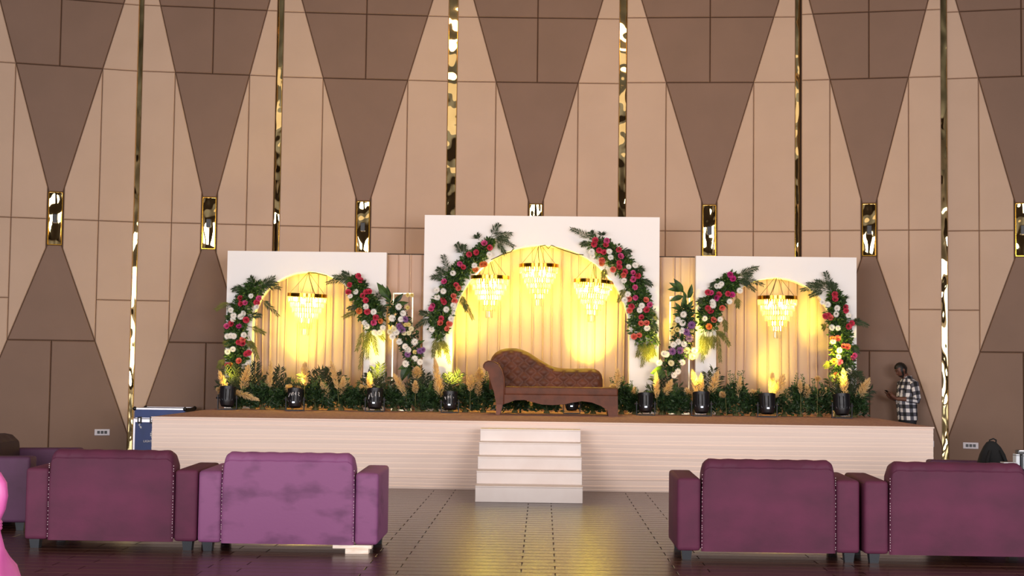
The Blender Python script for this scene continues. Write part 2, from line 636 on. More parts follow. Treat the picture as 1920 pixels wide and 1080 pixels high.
wall = MB()
wall_parts = []
sconce_spots = []
bay_frames = []
for (pl_, pr_, pc_, hv) in BAYS:
    L, R = at_z(pl_[0], pl_[1], ZR), at_z(pr_[0], pr_[1], ZR)
    L.z = R.z = 0
    u = (R - L)
    W = u.length
    u.normalize()
    n = Vector((u.y, -u.x, 0))                    # towards the hall
    d = ray(*pc_)
    t = (L - CAM).dot(n) / d.dot(n)
    sc = (CAM + d * t - L).dot(u)
    bay_frames.append((L, u, n, W, sc))
    h0 = 0.112
    kv = (hv - h0) / (Z['row'] - Z['st'])
    kl = (hv - h0) / (Z['sb'] - Z['low'])
    pieces = []

    def rect(s0, s1, z0, z1):
        return [(max(0, s0), z0), (min(W, s1), z0), (min(W, s1), z1), (max(0, s0), z1)]

    big = 9.0
    # brown fan above the mirror
    for z0, z1, split in ((Z['st'], Z['row'], 0), (Z['row'], Z['top'], 1), (Z['top'], Z['end'], 1)):
        for s0, s1 in (((sc - big, sc), (sc, sc + big)) if split else ((sc - big, sc + big),)):
            p = rect(s0, s1, z0, z1)
            p = clip(p, 1, kv, sc - h0 + kv * Z['st'])          # s - sc >= -(h0 + kv (z-st))
            p = clip(p, -1, kv, -sc - h0 + kv * Z['st'])
            pieces.append(('brown_panel', p))
    # brown fan below the mirror
    for z0, z1, split in ((Z['low'], Z['sb'], 0), (0.0, Z['low'], 1)):
        for s0, s1 in (((sc - big, sc), (sc, sc + big)) if split else ((sc - big, sc + big),)):
            p = rect(s0, s1, z0, z1)
            p = clip(p, 1, -kl, sc - h0 - kl * Z['sb'])
            p = clip(p, -1, -kl, -sc - h0 - kl * Z['sb'])
            pieces.append(('brown_panel', p))
    for sg in (-1, 1):
        def half(z0, z1, a, b):
            return rect(sc + a, sc + b, z0, z1) if sg > 0 else rect(sc - b, sc - a, z0, z1)
        for z0, z1 in ((Z['top'], Z['end']), (Z['row'], Z['top'])):
            p = half(z0, z1, 0, big)
            p = clip(p, sg, -kv, sg * sc + h0 - kv * Z['st'])
            pieces.append(('beige_panel', p))
        pieces.append(('beige_panel', half(Z['seam'], Z['row'], hv, big)))
        pieces.append(('beige_panel', half(Z['mid'], Z['seam'], hv, big)))
        p = half(0, Z['mid'], hv, big)
        p = clip(p, sg, kl, sg * sc + h0 + kl * Z['sb'])
        pieces.append(('beige_panel', p))
        p = [(sc + sg * (h0 + 0.02), Z['seam']), (sc + sg * hv, Z['seam']), (sc + sg * hv, Z['row']), (sc + sg * (h0 + 0.02), Z['st'] + 0.02 / kv)]
        pieces.append(('beige_panel', p))
        p = [(sc + sg * (h0 + 0.02), Z['seam']), (sc + sg * hv, Z['seam']), (sc + sg * hv, Z['low']), (sc + sg * (h0 + 0.02), Z['sb'] - 0.02 / kl)]
        pieces.append(('beige_panel', p))

    def P3(s, z, dep):
        return L + u * s + n * dep + Vector((0, 0, z))

    for nm, p in pieces:
        if len(p) < 3 or abs(area2(p)) < 0.004:
            continue
        a = inset(p, 0.003)
        b = inset(a, 0.014)
        if len(a) < 3:
            continue
        mbp = MB()
        if len(a) == len(b):
            c = inset(a, 0.006)
            if len(c) != len(a):
                c = b
            k = len(a)
            mbp.add([P3(s, z, 0) for s, z in a] + [P3(s, z, 0.022) for s, z in a] + [P3(s, z, 0.034) for s, z in c] + [P3(s, z, 0.04) for s, z in b],
                    [(i + j * k, (i + 1) % k + j * k, (i + 1) % k + (j + 1) * k, i + (j + 1) * k) for j in range(3) for i in range(k)]
                    + [tuple(range(3 * k, 4 * k))])
        else:
            k = len(a)
            mbp.add([P3(s, z, 0) for s, z in a] + [P3(s, z, 0.034) for s, z in a],
                    [(i, (i + 1) % k, (i + 1) % k + k, i + k) for i in range(k)] + [tuple(range(k, 2 * k))])
        wall_parts.append((nm, mbp))
    wall.add([P3(0, 0, 0.0), P3(W, 0, 0.0), P3(W, Z['end'], 0.0), P3(0, Z['end'], 0.0),
              P3(0, 0, -0.2), P3(W, 0, -0.2), P3(W, Z['end'], -0.2), P3(0, Z['end'], -0.2)],
             [(0, 1, 2, 3), (4, 7, 6, 5), (0, 4, 5, 1), (3, 2, 6, 7), (0, 3, 7, 4), (1, 5, 6, 2)])
    sconce_spots.append((P3(sc, 0, 0), u, n))
# plain wall that closes the hall beyond the last bays
for (a, b_) in ((Vector((FX0, bay_frames[0][0].y - 0.6, 0)), bay_frames[0][0]),
                (bay_frames[-1][0] + bay_frames[-1][1] * bay_frames[-1][3], Vector((FX1, bay_frames[-1][0].y - 1.2, 0)))):
    up = Vector((0, 0, ZC))
    bk = Vector((0, 0.2, 0))
    wall.add([a, b_, b_ + up, a + up, a + bk, b_ + bk, b_ + up + bk, a + up + bk],
             [(0, 1, 2, 3), (4, 7, 6, 5), (0, 4, 5, 1), (3, 2, 6, 7), (0, 3, 7, 4), (1, 5, 6, 2)])
wb = wall.obj('wall_back', 'recess')
tag(wb, kind='structure')
for nm, mbp in wall_parts:
    mbp.obj(nm, 'panel_beige' if nm == 'beige_panel' else 'panel_brown', wb)
for i in range(len(bay_frames) - 1):
    L, u, n, W, sc = bay_frames[i]
    a = L + u * (W + 0.004)
    b = bay_frames[i + 1][0] - bay_frames[i + 1][1] * 0.004
    a.y = b.y = max(a.y, b.y)
    MB().box(a.x - 0.06, b.x + 0.06, a.y + 0.03, a.y + 0.25, 0, ZC).obj('strip_backing', 'recess', wb)
    mbs = MB()
    nrm = Vector((0, -1, 0))
    rows = 24
    for j in range(rows + 1):
        z = Z['end'] * j / rows
        for s in (0, 0.5, 1):
            p = a.lerp(b, s)
            p = p + nrm * (0.012 + 0.004 * math.sin(j * 2.1 + i))
            mbs.v.append((p.x, p.y, z))
    for j in range(rows):
        for s in (0, 1):
            q = j * 3 + s
            mbs.f.append((q, q + 1, q + 4, q + 3))
    o = mbs.obj('mirror_strip', 'gold_mirror', wb, smooth=True)
    tag(o, 'narrow gold mirror strip')
    mbs = MB()
    for p in (a, b):
        mbs.box(p.x - 0.0025, p.x + 0.0025, p.y - 0.012, p.y, 0, Z['end'])
    tag(mbs.obj('strip_edge', 'gold', wb), 'thin gold edge')

places = ['at the far left of the wall', 'second from the left, above the blue case', 'above the left flower arch panel',
          'behind the top of the tall centre panel', 'above the left edge of the right arch panel',
          'above the man in the checked shirt', 'at the far right, cut by the frame']
for i, (p0, u, n) in enumerate(sconce_spots):
    rz = math.atan2(u.y, u.x)
    t = thing('wall_sconce', 'upright gold mirror wall light ' + places[i], 'wall light',
              p0 + n * 0.012 + Vector((0, 0, Z['sb'])), rz, 'gold mirror wall lights')
    H = Z['st'] - Z['sb']
    mbm = MB()
    mbm.grid(lambda a, b: (-0.102 + 0.204 * a, -0.012 - 0.012 * math.sin(PI * a) + 0.006 * math.sin(5 * b + i * 1.7), 0.012 + (H - 0.024) * b), 6, 18)
    mbm.obj('mirror_plate', 'gold_mirror', t, smooth=True)
    fr = MB()
    for x0, x1, z0, z1 in ((-0.115, -0.102, 0, H), (0.102, 0.115, 0, H), (-0.115, 0.115, 0, 0.012), (-0.115, 0.115, H - 0.012, H)):
        fr.box(x0, x1, -0.034, 0, z0, z1)
    fr.obj('frame', 'gold', t)
    MB().box(-0.04, 0.04, -0.12, -0.03, H / 2 - 0.075, H / 2 + 0.065, 0.006).obj('lamp_housing', 'black_plastic', t)
    MB().box(-0.03, 0.03, -0.11, -0.045, H / 2 - 0.079, H / 2 - 0.075).obj('lamp_glass', 'plate', t)

# switch plates
def on_bay(i, px, py):
    L, u, n, W, sc = bay_frames[i]
    d = ray(px, py)
    t = (L + n * 0.042 - CAM).dot(n) / d.dot(n)
    return CAM + d * t, math.atan2(u.y, u.x)


for bi, px, py, lab in ((0, 191.5, 810.5, 'pale switch plate with three black sockets, left of the blue flight case'),
                        (6, 1820, 835.5, 'pale switch plate with three black sockets, left of the black bag'),
                        (5, 1737, 832, 'pale switch plate half hidden behind the right end of the stage')):
    p, rz = on_bay(bi, px, py)
    t = thing('switch_plate', lab, 'switch plate', p, rz, 'switch plates low on the wall')
    MB().box(-0.122, 0.122, -0.014, 0, -0.052, 0.052, 0.005).obj('cover_plate', 'plate', t)
    for x in (-0.057, 0.0, 0.057):
        MB().box(x - 0.022, x + 0.022, -0.018, -0.012, -0.024, 0.024, 0.002).obj('socket', 'socket', t)

# ------------------------------------------------------------------ stage
SX0, SX1, SY0, SY1, SH = -5.15, 5.10, 18.75, 23.35, 0.90
st = thing('stage', 'long low wedding stage skirted in pleated pinkish cloth with brown carpet top', 'stage', (0, SY0, 0))
D = SY1 - SY0
MB().box(SX0 + 0.14, SX1 - 0.14, 0.12, D - 0.12, 0.0, SH - 0.03).obj('platform', 'recess', st)
MB().box(SX0 + 0.01, SX1 - 0.01, 0.008, D, SH - 0.03, SH, 0.006).obj('carpet', 'carpet', st)
folds = []
z = 0.0
rf = random.Random(3)
while z < SH - 0.03:
    s = rf.uniform(0.026, 0.075)
    folds.append((z, min(s, SH - z), rf.uniform(0.4, 1.0)))
    z += s


def fold_h(z, q):
    for i, (a, s, k) in enumerate(folds):
        if a <= z <= a + s + 1e-6:
            t = (z - a) / s
            return k * (t ** 0.7) * (1 - max(0, (t - 0.82) / 0.18)) * (0.75 + 0.35 * math.sin(q * 0.9 + i * 1.3) * math.sin(q * 0.31 + i))
    return 0


zs = []
for a, s, k in folds:
    zs += [a + s * t for t in (0.0, 0.3, 0.6, 0.8, 0.92)]
zs.append(SH - 0.012)
zs = sorted(z for z in zs if z <= SH - 0.012)


def skirt(name, p0, p1, nrm, nx):
    mbk = MB()
    p0, p1, nrm = Vector(p0), Vector(p1), Vector(nrm)
    for z in zs:
        pull = 0.05 * (1 - z / SH) ** 0.8
        for i in range(nx + 1):
            q = (p1 - p0).length * i / nx
            sag = 0.008 * math.sin(q * 0.8 + z * 9)
            p = p0.lerp(p1, i / nx) + nrm * (0.017 * fold_h(z, q) + 0.004 - pull * (1.0 if abs(nrm.x) > 0.5 else 0.0))
            mbk.v.append((p.x, p.y, z + (sag if 0.02 < z < SH - 0.05 else 0)))
    for j in range(len(zs) - 1):
        for i in range(nx):
            a = j * (nx + 1) + i
            mbk.f.append((a, a + 1, a + nx + 2, a + nx + 1))
    return mbk.obj(name, 'skirt', st)


skirt('front_skirt', (SX0, 0.0, 0), (SX1, 0.0, 0), (0, -1, 0), 150)
skirt('side_skirt', (SX0, D, 0), (SX0, 0, 0), (-1, 0, 0), 40)
skirt('side_skirt', (SX1, 0, 0), (SX1, D, 0), (1, 0, 0), 40)
eg = MB()
eg.box(SX0 - 0.01, SX1 + 0.01, -0.03, 0.012, SH - 0.02, SH - 0.001, 0.004)
eg.obj('cloth_hem', 'skirt', st)

# steps
sp = thing('stage_steps', 'white painted flight of five steps leading up to the stage', 'steps', (0, 17.05, 0))
rise = [0.0, 0.195, 0.35, 0.505, 0.665, 0.82]
for i in range(5):
    y0 = 0.29 * i
    mbs = MB()
    mbs.box(-0.79, 0.49, y0, 1.64, rise[i] + 0.001, rise[i + 1] - 0.018, 0.004)
    o = mbs.obj('step', 'white_step', sp)
    mbt = MB()
    mbt.box(-0.793, 0.493, y0 - 0.006, min(y0 + 0.31, 1.64), rise[i + 1] - 0.018, rise[i + 1], 0.005)
    mbt.obj('tread', 'white_step', o)

# ------------------------------------------------------------------ arch panels, curtains, chandeliers
YP = 22.45          # front of the white panels
TH = 0.14
S = SH + 0.002      # everything stands on the stage top


def arch_panel(pxl, pyl, pxr, pyr, oxl, oxr, top_px, label):
    a, b = at(pxl, pyl, YP), at(pxr, pyr, YP)
    x0, x1, zt = a.x, b.x, (a.z + b.z) / 2
    ox0, ox1 = at(oxl, 650, YP).x, at(oxr, 650, YP).x
    tp = at(top_px[0], top_px[1], YP)
    r = (ox1 - ox0) / 2
    cx = (ox0 + ox1) / 2
    zsx = tp.z - r
    t = thing('arch_panel', label, 'arch panel', (cx, YP, S))
    H = zt - S
    zs_ = zsx - S
    n = 28
    mbp = MB()
    inner = [(-r, 0)] + [(-r * math.cos(PI * k / n), zs_ + r * math.sin(PI * k / n)) for k in range(n + 1)] + [(r, 0)]
    outer = [(x0 - cx, 0)]
    for k in range(n + 1):
        ang = PI - PI * k / n
        dx, dz = math.cos(ang), math.sin(ang)
        # cast from the arch centre to the outer rectangle
        tt = min((x1 - cx) / dx if dx > 1e-6 else 1e9, (x0 - cx) / dx if dx < -1e-6 else 1e9, (H - zs_) / dz if dz > 1e-6 else 1e9)
        outer.append((dx * tt, zs_ + dz * tt))
    outer.append((x1 - cx, 0))
    m = len(inner)
    vs = [(x, 0, z) for x, z in inner] + [(x, 0, z) for x, z in outer] + [(x, TH, z) for x, z in inner] + [(x, TH, z) for x, z in outer]
    fs = []
    for i in range(m - 1):
        fs += [(i, i + 1, m + i + 1, m + i), (2 * m + i, 3 * m + i, 3 * m + i + 1, 2 * m + i + 1),
               (i, 2 * m + i, 2 * m + i + 1, i + 1), (m + i, m + i + 1, 3 * m + i + 1, 3 * m + i)]
    fs += [(0, m, 3 * m, 2 * m), (m - 1, 3 * m - 1, 4 * m - 1, 2 * m - 1)]
    # true corners of the board
    for sx, xe in ((0, x0 - cx), (1, x1 - cx)):
        idx = [k for k in range(n + 1) if abs(outer[1 + k][0] - xe) < 1e-6]
        k = idx[-1] if sx == 0 else idx[0]
        k2 = k + 1 if sx == 0 else k - 1
        o_ = len(vs)
        vs += [(xe, 0, H), (xe, TH, H)]
        fs += [(m + 1 + k, m + 1 + k2, o_), (3 * m + 1 + k, o_ + 1, 3 * m + 1 + k2),
               (m + 1 + k, o_, o_ + 1, 3 * m + 1 + k), (m + 1 + k2, 3 * m + 1 + k2, o_ + 1, o_)]
    mbp.add(vs, fs)
    mbp.obj('board', 'white_board', t)
    lip = MB()
    pts = [(x, TH + 0.012, z) for x, z in inner]
    lip.tube(pts, 0.012, 6)
    tag(lip.obj('edge_trim', 'frame_gold', t), 'thin gold line around the arch opening')
    for x in (x0 - cx + 0.15, x1 - cx - 0.15):
        ft = MB()
        ft.box(x - 0.03, x + 0.03, TH, TH + 0.26, 0, 0.05)
        ft.box(x - 0.02, x + 0.02, TH, TH + 0.04, 0.05, H * 0.8)
        ft.obj('rear_brace', 'raw_wood', t)
    return t, x0, x1, ox0, ox1, cx, zsx, r, zt


PA = arch_panel(427, 469, 725, 474.5, 472, 682, (576, 509.5), 'white arched flower panel on the left of the stage')
PB = arch_panel(796.5, 403, 1237, 407.5, 848, 1180, (1012, 459.5), 'tall white arched flower panel behind the brown chaise')
PC_ = arch_panel(1305, 481, 1606, 481.5, 1343, 1566, (1456, 520.5), 'white arched flower panel on the right of the stage')


def curtain(name, x0, x1, zt, y, label, seed, xg=None):
    rr = random.Random(seed)
    t = thing(name, label, 'curtain', ((x0 + x1) / 2, y, S), 0, 'pleated beige drapes of the stage')
    W = x1 - x0
    xs, ys = [], []
    x = 0.0
    while x < W:
        flat = rr.uniform(0.07, 0.17)
        fold = rr.uniform(0.02, 0.045)
        amp = rr.uniform(0.02, 0.04)
        b0 = rr.uniform(-0.012, 0.012)
        for q, d in ((0, 0), (0.25, 0.006), (0.5, 0.010), (0.75, 0.006), (0.97, 0)):
            xs.append(x + flat * q)
            ys.append(b0 - d)
        for q, d in ((0.15, 0.5), (0.4, 1.0), (0.65, 0.9), (0.85, 0.3)):
            xs.append(x + flat + fold * q)
            ys.append(b0 - amp * d if rr.random() > 0.0 else b0)
        x += flat + fold
    k = [i for i in range(len(xs)) if xs[i] <= W]
    xs, ys = [xs[i] for i in k], [ys[i] for i in k]
    mbc = MB()
    H = zt - S
    rows = 10
    for j in range(rows + 1):
        v = j / rows
        for i in range(len(xs)):
            sway = 0.012 * math.sin(xs[i] * 3 + v * 4 + seed) * (1 - v)
            mbc.v.append((xs[i] - W / 2 + sway, ys[i] * (0.7 + 0.5 * (1 - v)), 0.005 + (H - 0.005) * v))
    nx = len(xs)
    for j in range(rows):
        for i in range(nx - 1):
            a = j * nx + i
            mbc.f.append((a, a + 1, a + nx + 1, a + nx))
    mbc.obj('cloth', 'curtain', t, smooth=True, auto=50)
    rod = MB().tube([(-W / 2, 0.03, H), (W / 2, 0.03, H)], 0.018, 8)
    for x in (-W / 2 + 0.02, W / 2 - 0.02):
        rod.tube([(x, 0.03, 0), (x, 0.03, H)], 0.016, 6)
    rod.obj('support_pole', 'black_metal', t)
    return t


YC = 23.0
curtain('curtain', PA[3] - 0.15, PA[4] + 0.15, PA[8] - 0.06, YC, 'pleated beige drape inside the left arch', 1)
curtain('curtain', PB[3] - 0.15, PB[4] + 0.15, PB[8] - 0.06, YC, 'wide pleated drape inside the tall centre arch, behind the chaise', 2)
curtain('curtain', PC_[3] - 0.15, PC_[4] + 0.15, PC_[8] - 0.06, YC, 'pleated beige drape inside the right arch', 3)
zmid = at(760, 477, 22.62).z
curtain('curtain', PA[2] - 0.1, PB[1] + 0.1, zmid, 22.68, 'narrow pleated drape filling the gap left of the tall panel', 4)
curtain('curtain', PB[2] - 0.1, PC_[1] + 0.1, at(1270, 482, 22.62).z, 22.68, 'narrow pleated drape filling the gap right of the tall panel', 5)

# chandelier ---------------------------------------------------------
def make_chandelier():
    t = thing('chandelier', '', 'chandelier', (0, 0, 0))
    ring = MB()
    ro, ri, h = 0.315, 0.285, 0.055
    ring.lathe([(ro, 0), (ro, h), (ri, h), (ri, 0), (ro, 0)], 28, cap=False)
    ring.obj('gold_ring', 'gold', t, smooth=True, auto=40)
    radii = [0.305, 0.268, 0.23, 0.188, 0.145, 0.10, 0.055]
    z = 0.0
    for i, r in enumerate(radii):
        n = max(7, int(2 * PI * r / 0.04))
        mbc = MB()
        hh = 0.098 if i < 6 else 0.12
        for k in range(n):
            a = 2 * PI * k / n + i * 0.3
            c, s = math.cos(a), math.sin(a)
            wd = 0.0125
            tx, ty = -s, c
            prof = [(0.0, 0.5), (-0.008, 1), (-hh + 0.018, 1), (-hh, 0.1)]
            vs, fs = [], []
            for zz, kx in prof:
                for (du, dv) in ((-1, 0), (0, -0.45), (1, 0), (0, 0.45)):
                    vs.append((c * r + tx * du * wd * kx + c * dv * wd * kx, s * r + ty * du * wd * kx + s * dv * wd * kx, z + zz))
            for q in range(3):
                for k4 in range(4):
                    fs.append((q * 4 + k4, q * 4 + (k4 + 1) % 4, q * 4 + 4 + (k4 + 1) % 4, q * 4 + 4 + k4))
            mbc.add(vs, fs)
        o = tag(mbc.obj('crystal_tier', 'crystal', t), kind='stuff')
        hoop = MB()
        hoop.tube([(r * math.cos(2 * PI * q / 24), r * math.sin(2 * PI * q / 24), z + 0.003) for q in range(25)], 0.005, 4, cap=False)
        hoop.obj('hoop', 'gold', t if False else o)
        z -= 0.083
    for k in range(4):
        a = 2 * PI * k / 4 + 0.5
        MB().tube([(0.29 * math.cos(a), 0.29 * math.sin(a), 0.05), (0.0, 0.0, 0.40)], 0.004, 5).obj('wire', 'wire', t)
    cable = MB()
    cable.tube([(0.12, 0, 0.05), (0.07, 0.02, 0.16), (0.02, 0.02, 0.30), (0.0, 0, 0.40), (0.0, 0, 0.46)], 0.008, 5)
    tag(cable.obj('cable', 'wire', t), 'dark looped supply cable')
    for k in range(3):
        a = 2 * PI * k / 3
        MB().lathe([(0.004, 0.05), (0.018, 0.03), (0.022, 0.0), (0.014, -0.025), (0.003, -0.035)], 8,
                   (0.11 * math.cos(a), 0.11 * math.sin(a), -0.08)).obj('bulb', 'bulb', t, smooth=True)
    MB().lathe([(0.02, 0.0), (0.03, 0.02), (0.022, 0.06), (0.03, 0.085), (0.012, 0.11)], 8, (0, 0, 0.44)).obj('hanging_hook', 'hook', t, smooth=True)
    return t


ch = make_chandelier()
CH = [(576, 557, 'crystal chandelier hanging in the left arch', 330, 0), (918, 524, 'crystal chandelier on the left of the centre trio', 230, 0),
      (1010.5, 502, 'crystal chandelier in the middle of the centre trio, hung highest', 230, 0),
      (1112.5, 532, 'crystal chandelier on the right of the centre trio', 260, 0), (1457.5, 562, 'crystal chandelier hanging in the right arch', 120, 0)]
YCH = 22.56
for i, (px, py, lab, pw, _) in enumerate(CH):
    o = ch if i == 0 else copy_tree(ch)
    o.location = at(px, py, YCH)
    o['label'] = lab
    o['group'] = 'crystal chandeliers in the arches'
    if i == 3:
        o.rotation_euler = (math.radians(2.5), math.radians(2.0), 1.2)
    elif i == 0:
        o.rotation_euler = (math.radians(2.0), math.radians(2.0), 0)
    else:
        o.rotation_euler = (0, 0, i * 0.7)
    l = bpy.data.lights.new('chandelier_lamp', 'POINT')
    l.energy = pw * 0.26
    l.color = (1.0, 0.80, 0.07)
    l.shadow_soft_size = 0.2
    lo = bpy.data.objects.new('chandelier_lamp', l)
    COL.objects.link(lo)
    lo.location = o.location + Vector((0, 0, -0.16))

# cables along the arches
def cable(pts, label):
    ps = [at(x, y, YP - 0.02) for x, y in pts]
    c = Vector(ps[0])
    t = MB().tube([p - c for p in ps], 0.009, 5).obj('cable', 'wire', loc=c)
    tag(t, label, 'cable')


cable([(1012, 462), (1022, 460), (1028, 466), (1034, 460), (1048, 466), (1066, 472), (1082, 477), (1094, 478)], 'thin dark cable along the top right of the tall centre arch')
cable([(964, 466), (958, 472), (948, 475), (940, 478), (932, 482), (921, 487)], 'thin dark cable along the top left of the tall centre arch')
cable([(578, 511), (592, 512), (604, 515), (613, 517)], 'short dark cable along the top of the left arch')

# ------------------------------------------------------------------ brown chaise
CY = 21.12
cc = at(890 + 970 / 6.857, 777.5, CY)
chs = thing('chaise_longue', 'brown velvet tufted chaise longue with scrolled arm, centre of the stage', 'sofa', (cc.x, CY, S))


def cz(cx, cy):
    return ((cx - 970) / 864.0, (957 - cy) / 864.0)


top = [cz(*p) for p in ((165, 300), (190, 225), (235, 165), (300, 122), (370, 103), (440, 97), (520, 99), (600, 118), (680, 152), (750, 195), (820, 240),
                        (900, 285), (960, 317), (1020, 340), (1080, 352), (1160, 358), (1300, 358), (1420, 354), (1500, 352), (1560, 358), (1610, 385), (1645, 430), (1660, 500))]


def topz(x):
    if x <= top[0][0]:
        return top[0][1]
    for (a, b), (c, d) in zip(top, top[1:]):
        if a <= x <= c:
            return b + (d - b) * (x - a) / (c - a)
    return top[-1][1]


bx0, bx1 = top[0][0] + 0.0, top[-1][0]
ZSEAT = cz(0, 592)[1]
mbb = MB()
NX, NZ = 96, 34


def tuft(x, z):
    a, b = x / 0.20 + z / 0.16, x / 0.20 - z / 0.16
    q = abs(math.sin(PI * a / 1.0) * math.sin(PI * b / 1.0))
    return q ** 0.55


def back_pt(i, j):
    x = bx0 + (bx1 - bx0) * i
    zt = topz(x)
    z0 = ZSEAT - 0.06
    z = z0 + (zt - z0) * j
    e = min((1 - j) * (zt - z0), (x - bx0) + 0.02, (bx1 - x) + 0.0)
    round_ = 0.07 * (1 - min(1, max(0, e) / 0.09)) ** 2
    y = 0.56 + 0.10 * (z - ZSEAT) - 0.034 * tuft(x, z) * min(1, max(0, e) / 0.06) + round_
    return (x, y, z)


mbb.grid(back_pt, NX, NZ)
nb = len(mbb.v)
# rear face and rim
rim = [i for i in range(NX + 1)] + [j * (NX + 1) + NX for j in range(1, NZ + 1)] + [NZ * (NX + 1) + i for i in range(NX - 1, -1, -1)] + [j * (NX + 1) for j in range(NZ - 1, 0, -1)]
o0 = len(mbb.v)
for k in rim:
    x, y, z = mbb.v[k]
    mbb.v.append((x, 0.80, z))
m_ = len(rim)
for k in range(m_):
    mbb.f.append((rim[k], rim[(k + 1) % m_], o0 + (k + 1) % m_, o0 + k))
mbb.f.append(tuple(o0 + k for k in range(m_)))
bk = mbb.obj('backrest', 'chaise', chs, smooth=True, auto=60)
bt = MB()
for ia in range(-9, 10):
    for ib in range(-9, 10):
        x = 0.20 * (ia + ib) / 2
        z = 0.16 * (ia - ib) / 2
        if bx0 + 0.06 < x < bx1 - 0.05 and ZSEAT + 0.02 < z < topz(x) - 0.06:
            y = 0.56 + 0.10 * (z - ZSEAT)
            bt.lathe([(0.001, -0.006), (0.008, -0.005), (0.011, 0), (0.008, 0.006)], 8, (0, 0, 0))
            n8 = 32
            for q in range(len(bt.v) - n8, len(bt.v)):
                a, b, c = bt.v[q]
                bt.v[q] = (x + a, y + c - 0.004, z + b)
tag(bt.obj('tufting_buttons', 'chaise', bk, smooth=True), kind='stuff')
# arm with a scroll, extruded along the depth
arm = [cz(*p) for p in ((375, 825), (378, 600), (372, 480), (347, 392), (302, 312), (240, 276), (170, 270), (128, 290), (106, 325), (108, 362), (132, 392), (165, 404), (180, 450), (208, 560), (248, 680), (282, 825))]
mba = MB()
rings = []
for y, k in ((0.0, 0.94), (0.012, 0.985), (0.03, 1.0), (0.70, 1.0), (0.72, 0.96)):
    cx_ = sum(p[0] for p in arm) / len(arm)
    cz_ = sum(p[1] for p in arm) / len(arm)
    rings.append([(cx_ + (x - cx_) * k, y, cz_ + (z - cz_) * (k if z > 0.2 else 1)) for x, z in arm])
mba.loft(rings)
ar = mba.obj('arm', 'chaise', chs, smooth=True, auto=40)
pp = MB()
pp.tube([(x, -0.004, z) for x, z in arm[:10]], 0.007, 5)
pp.obj('piping', 'chaise_leg', ar, smooth=True)
# seat with apron and right-hand end
seat = MB()
seat.box(cz(378, 0)[0], cz(1835, 0)[0], 0.0, 0.74, cz(0, 705)[1], ZSEAT - 0.004, 0.03)
seat.obj('seat', 'chaise', chs, smooth=True, auto=50)
apr = [cz(*p) for p in ((372, 700), (1832, 700), (1836, 960), (1716, 960), (1702, 885), (1620, 830), (1500, 786), (1380, 771), (1250, 792), (1150, 815), (1000, 826), (860, 820), (740, 790), (640, 765), (520, 770), (440, 802), (372, 822))]
ap = MB()
ap.prism(apr, 0.005, 0.09)
ap.obj('apron', 'chaise', chs)
MB().box(cz(1716, 0)[0], cz(1835, 0)[0], 0.09, 0.74, 0.0, cz(0, 705)[1], 0.012).obj('end_support', 'chaise', chs)
for y in (0.02, 0.64):
    mbl = MB()
    x0, zz = cz(318, 825)
    mbl.loft([[(x0 - 0.045, y, zz), (x0 + 0.04, y, zz), (x0 + 0.04, y + 0.07, zz), (x0 - 0.045, y + 0.07, zz)],
              [(x0 - 0.05, y + 0.01, 0), (x0 + 0.008, y + 0.01, 0), (x0 + 0.008, y + 0.06, 0), (x0 - 0.05, y + 0.06, 0)]])
    mbl.obj('leg', 'chaise_leg', chs)

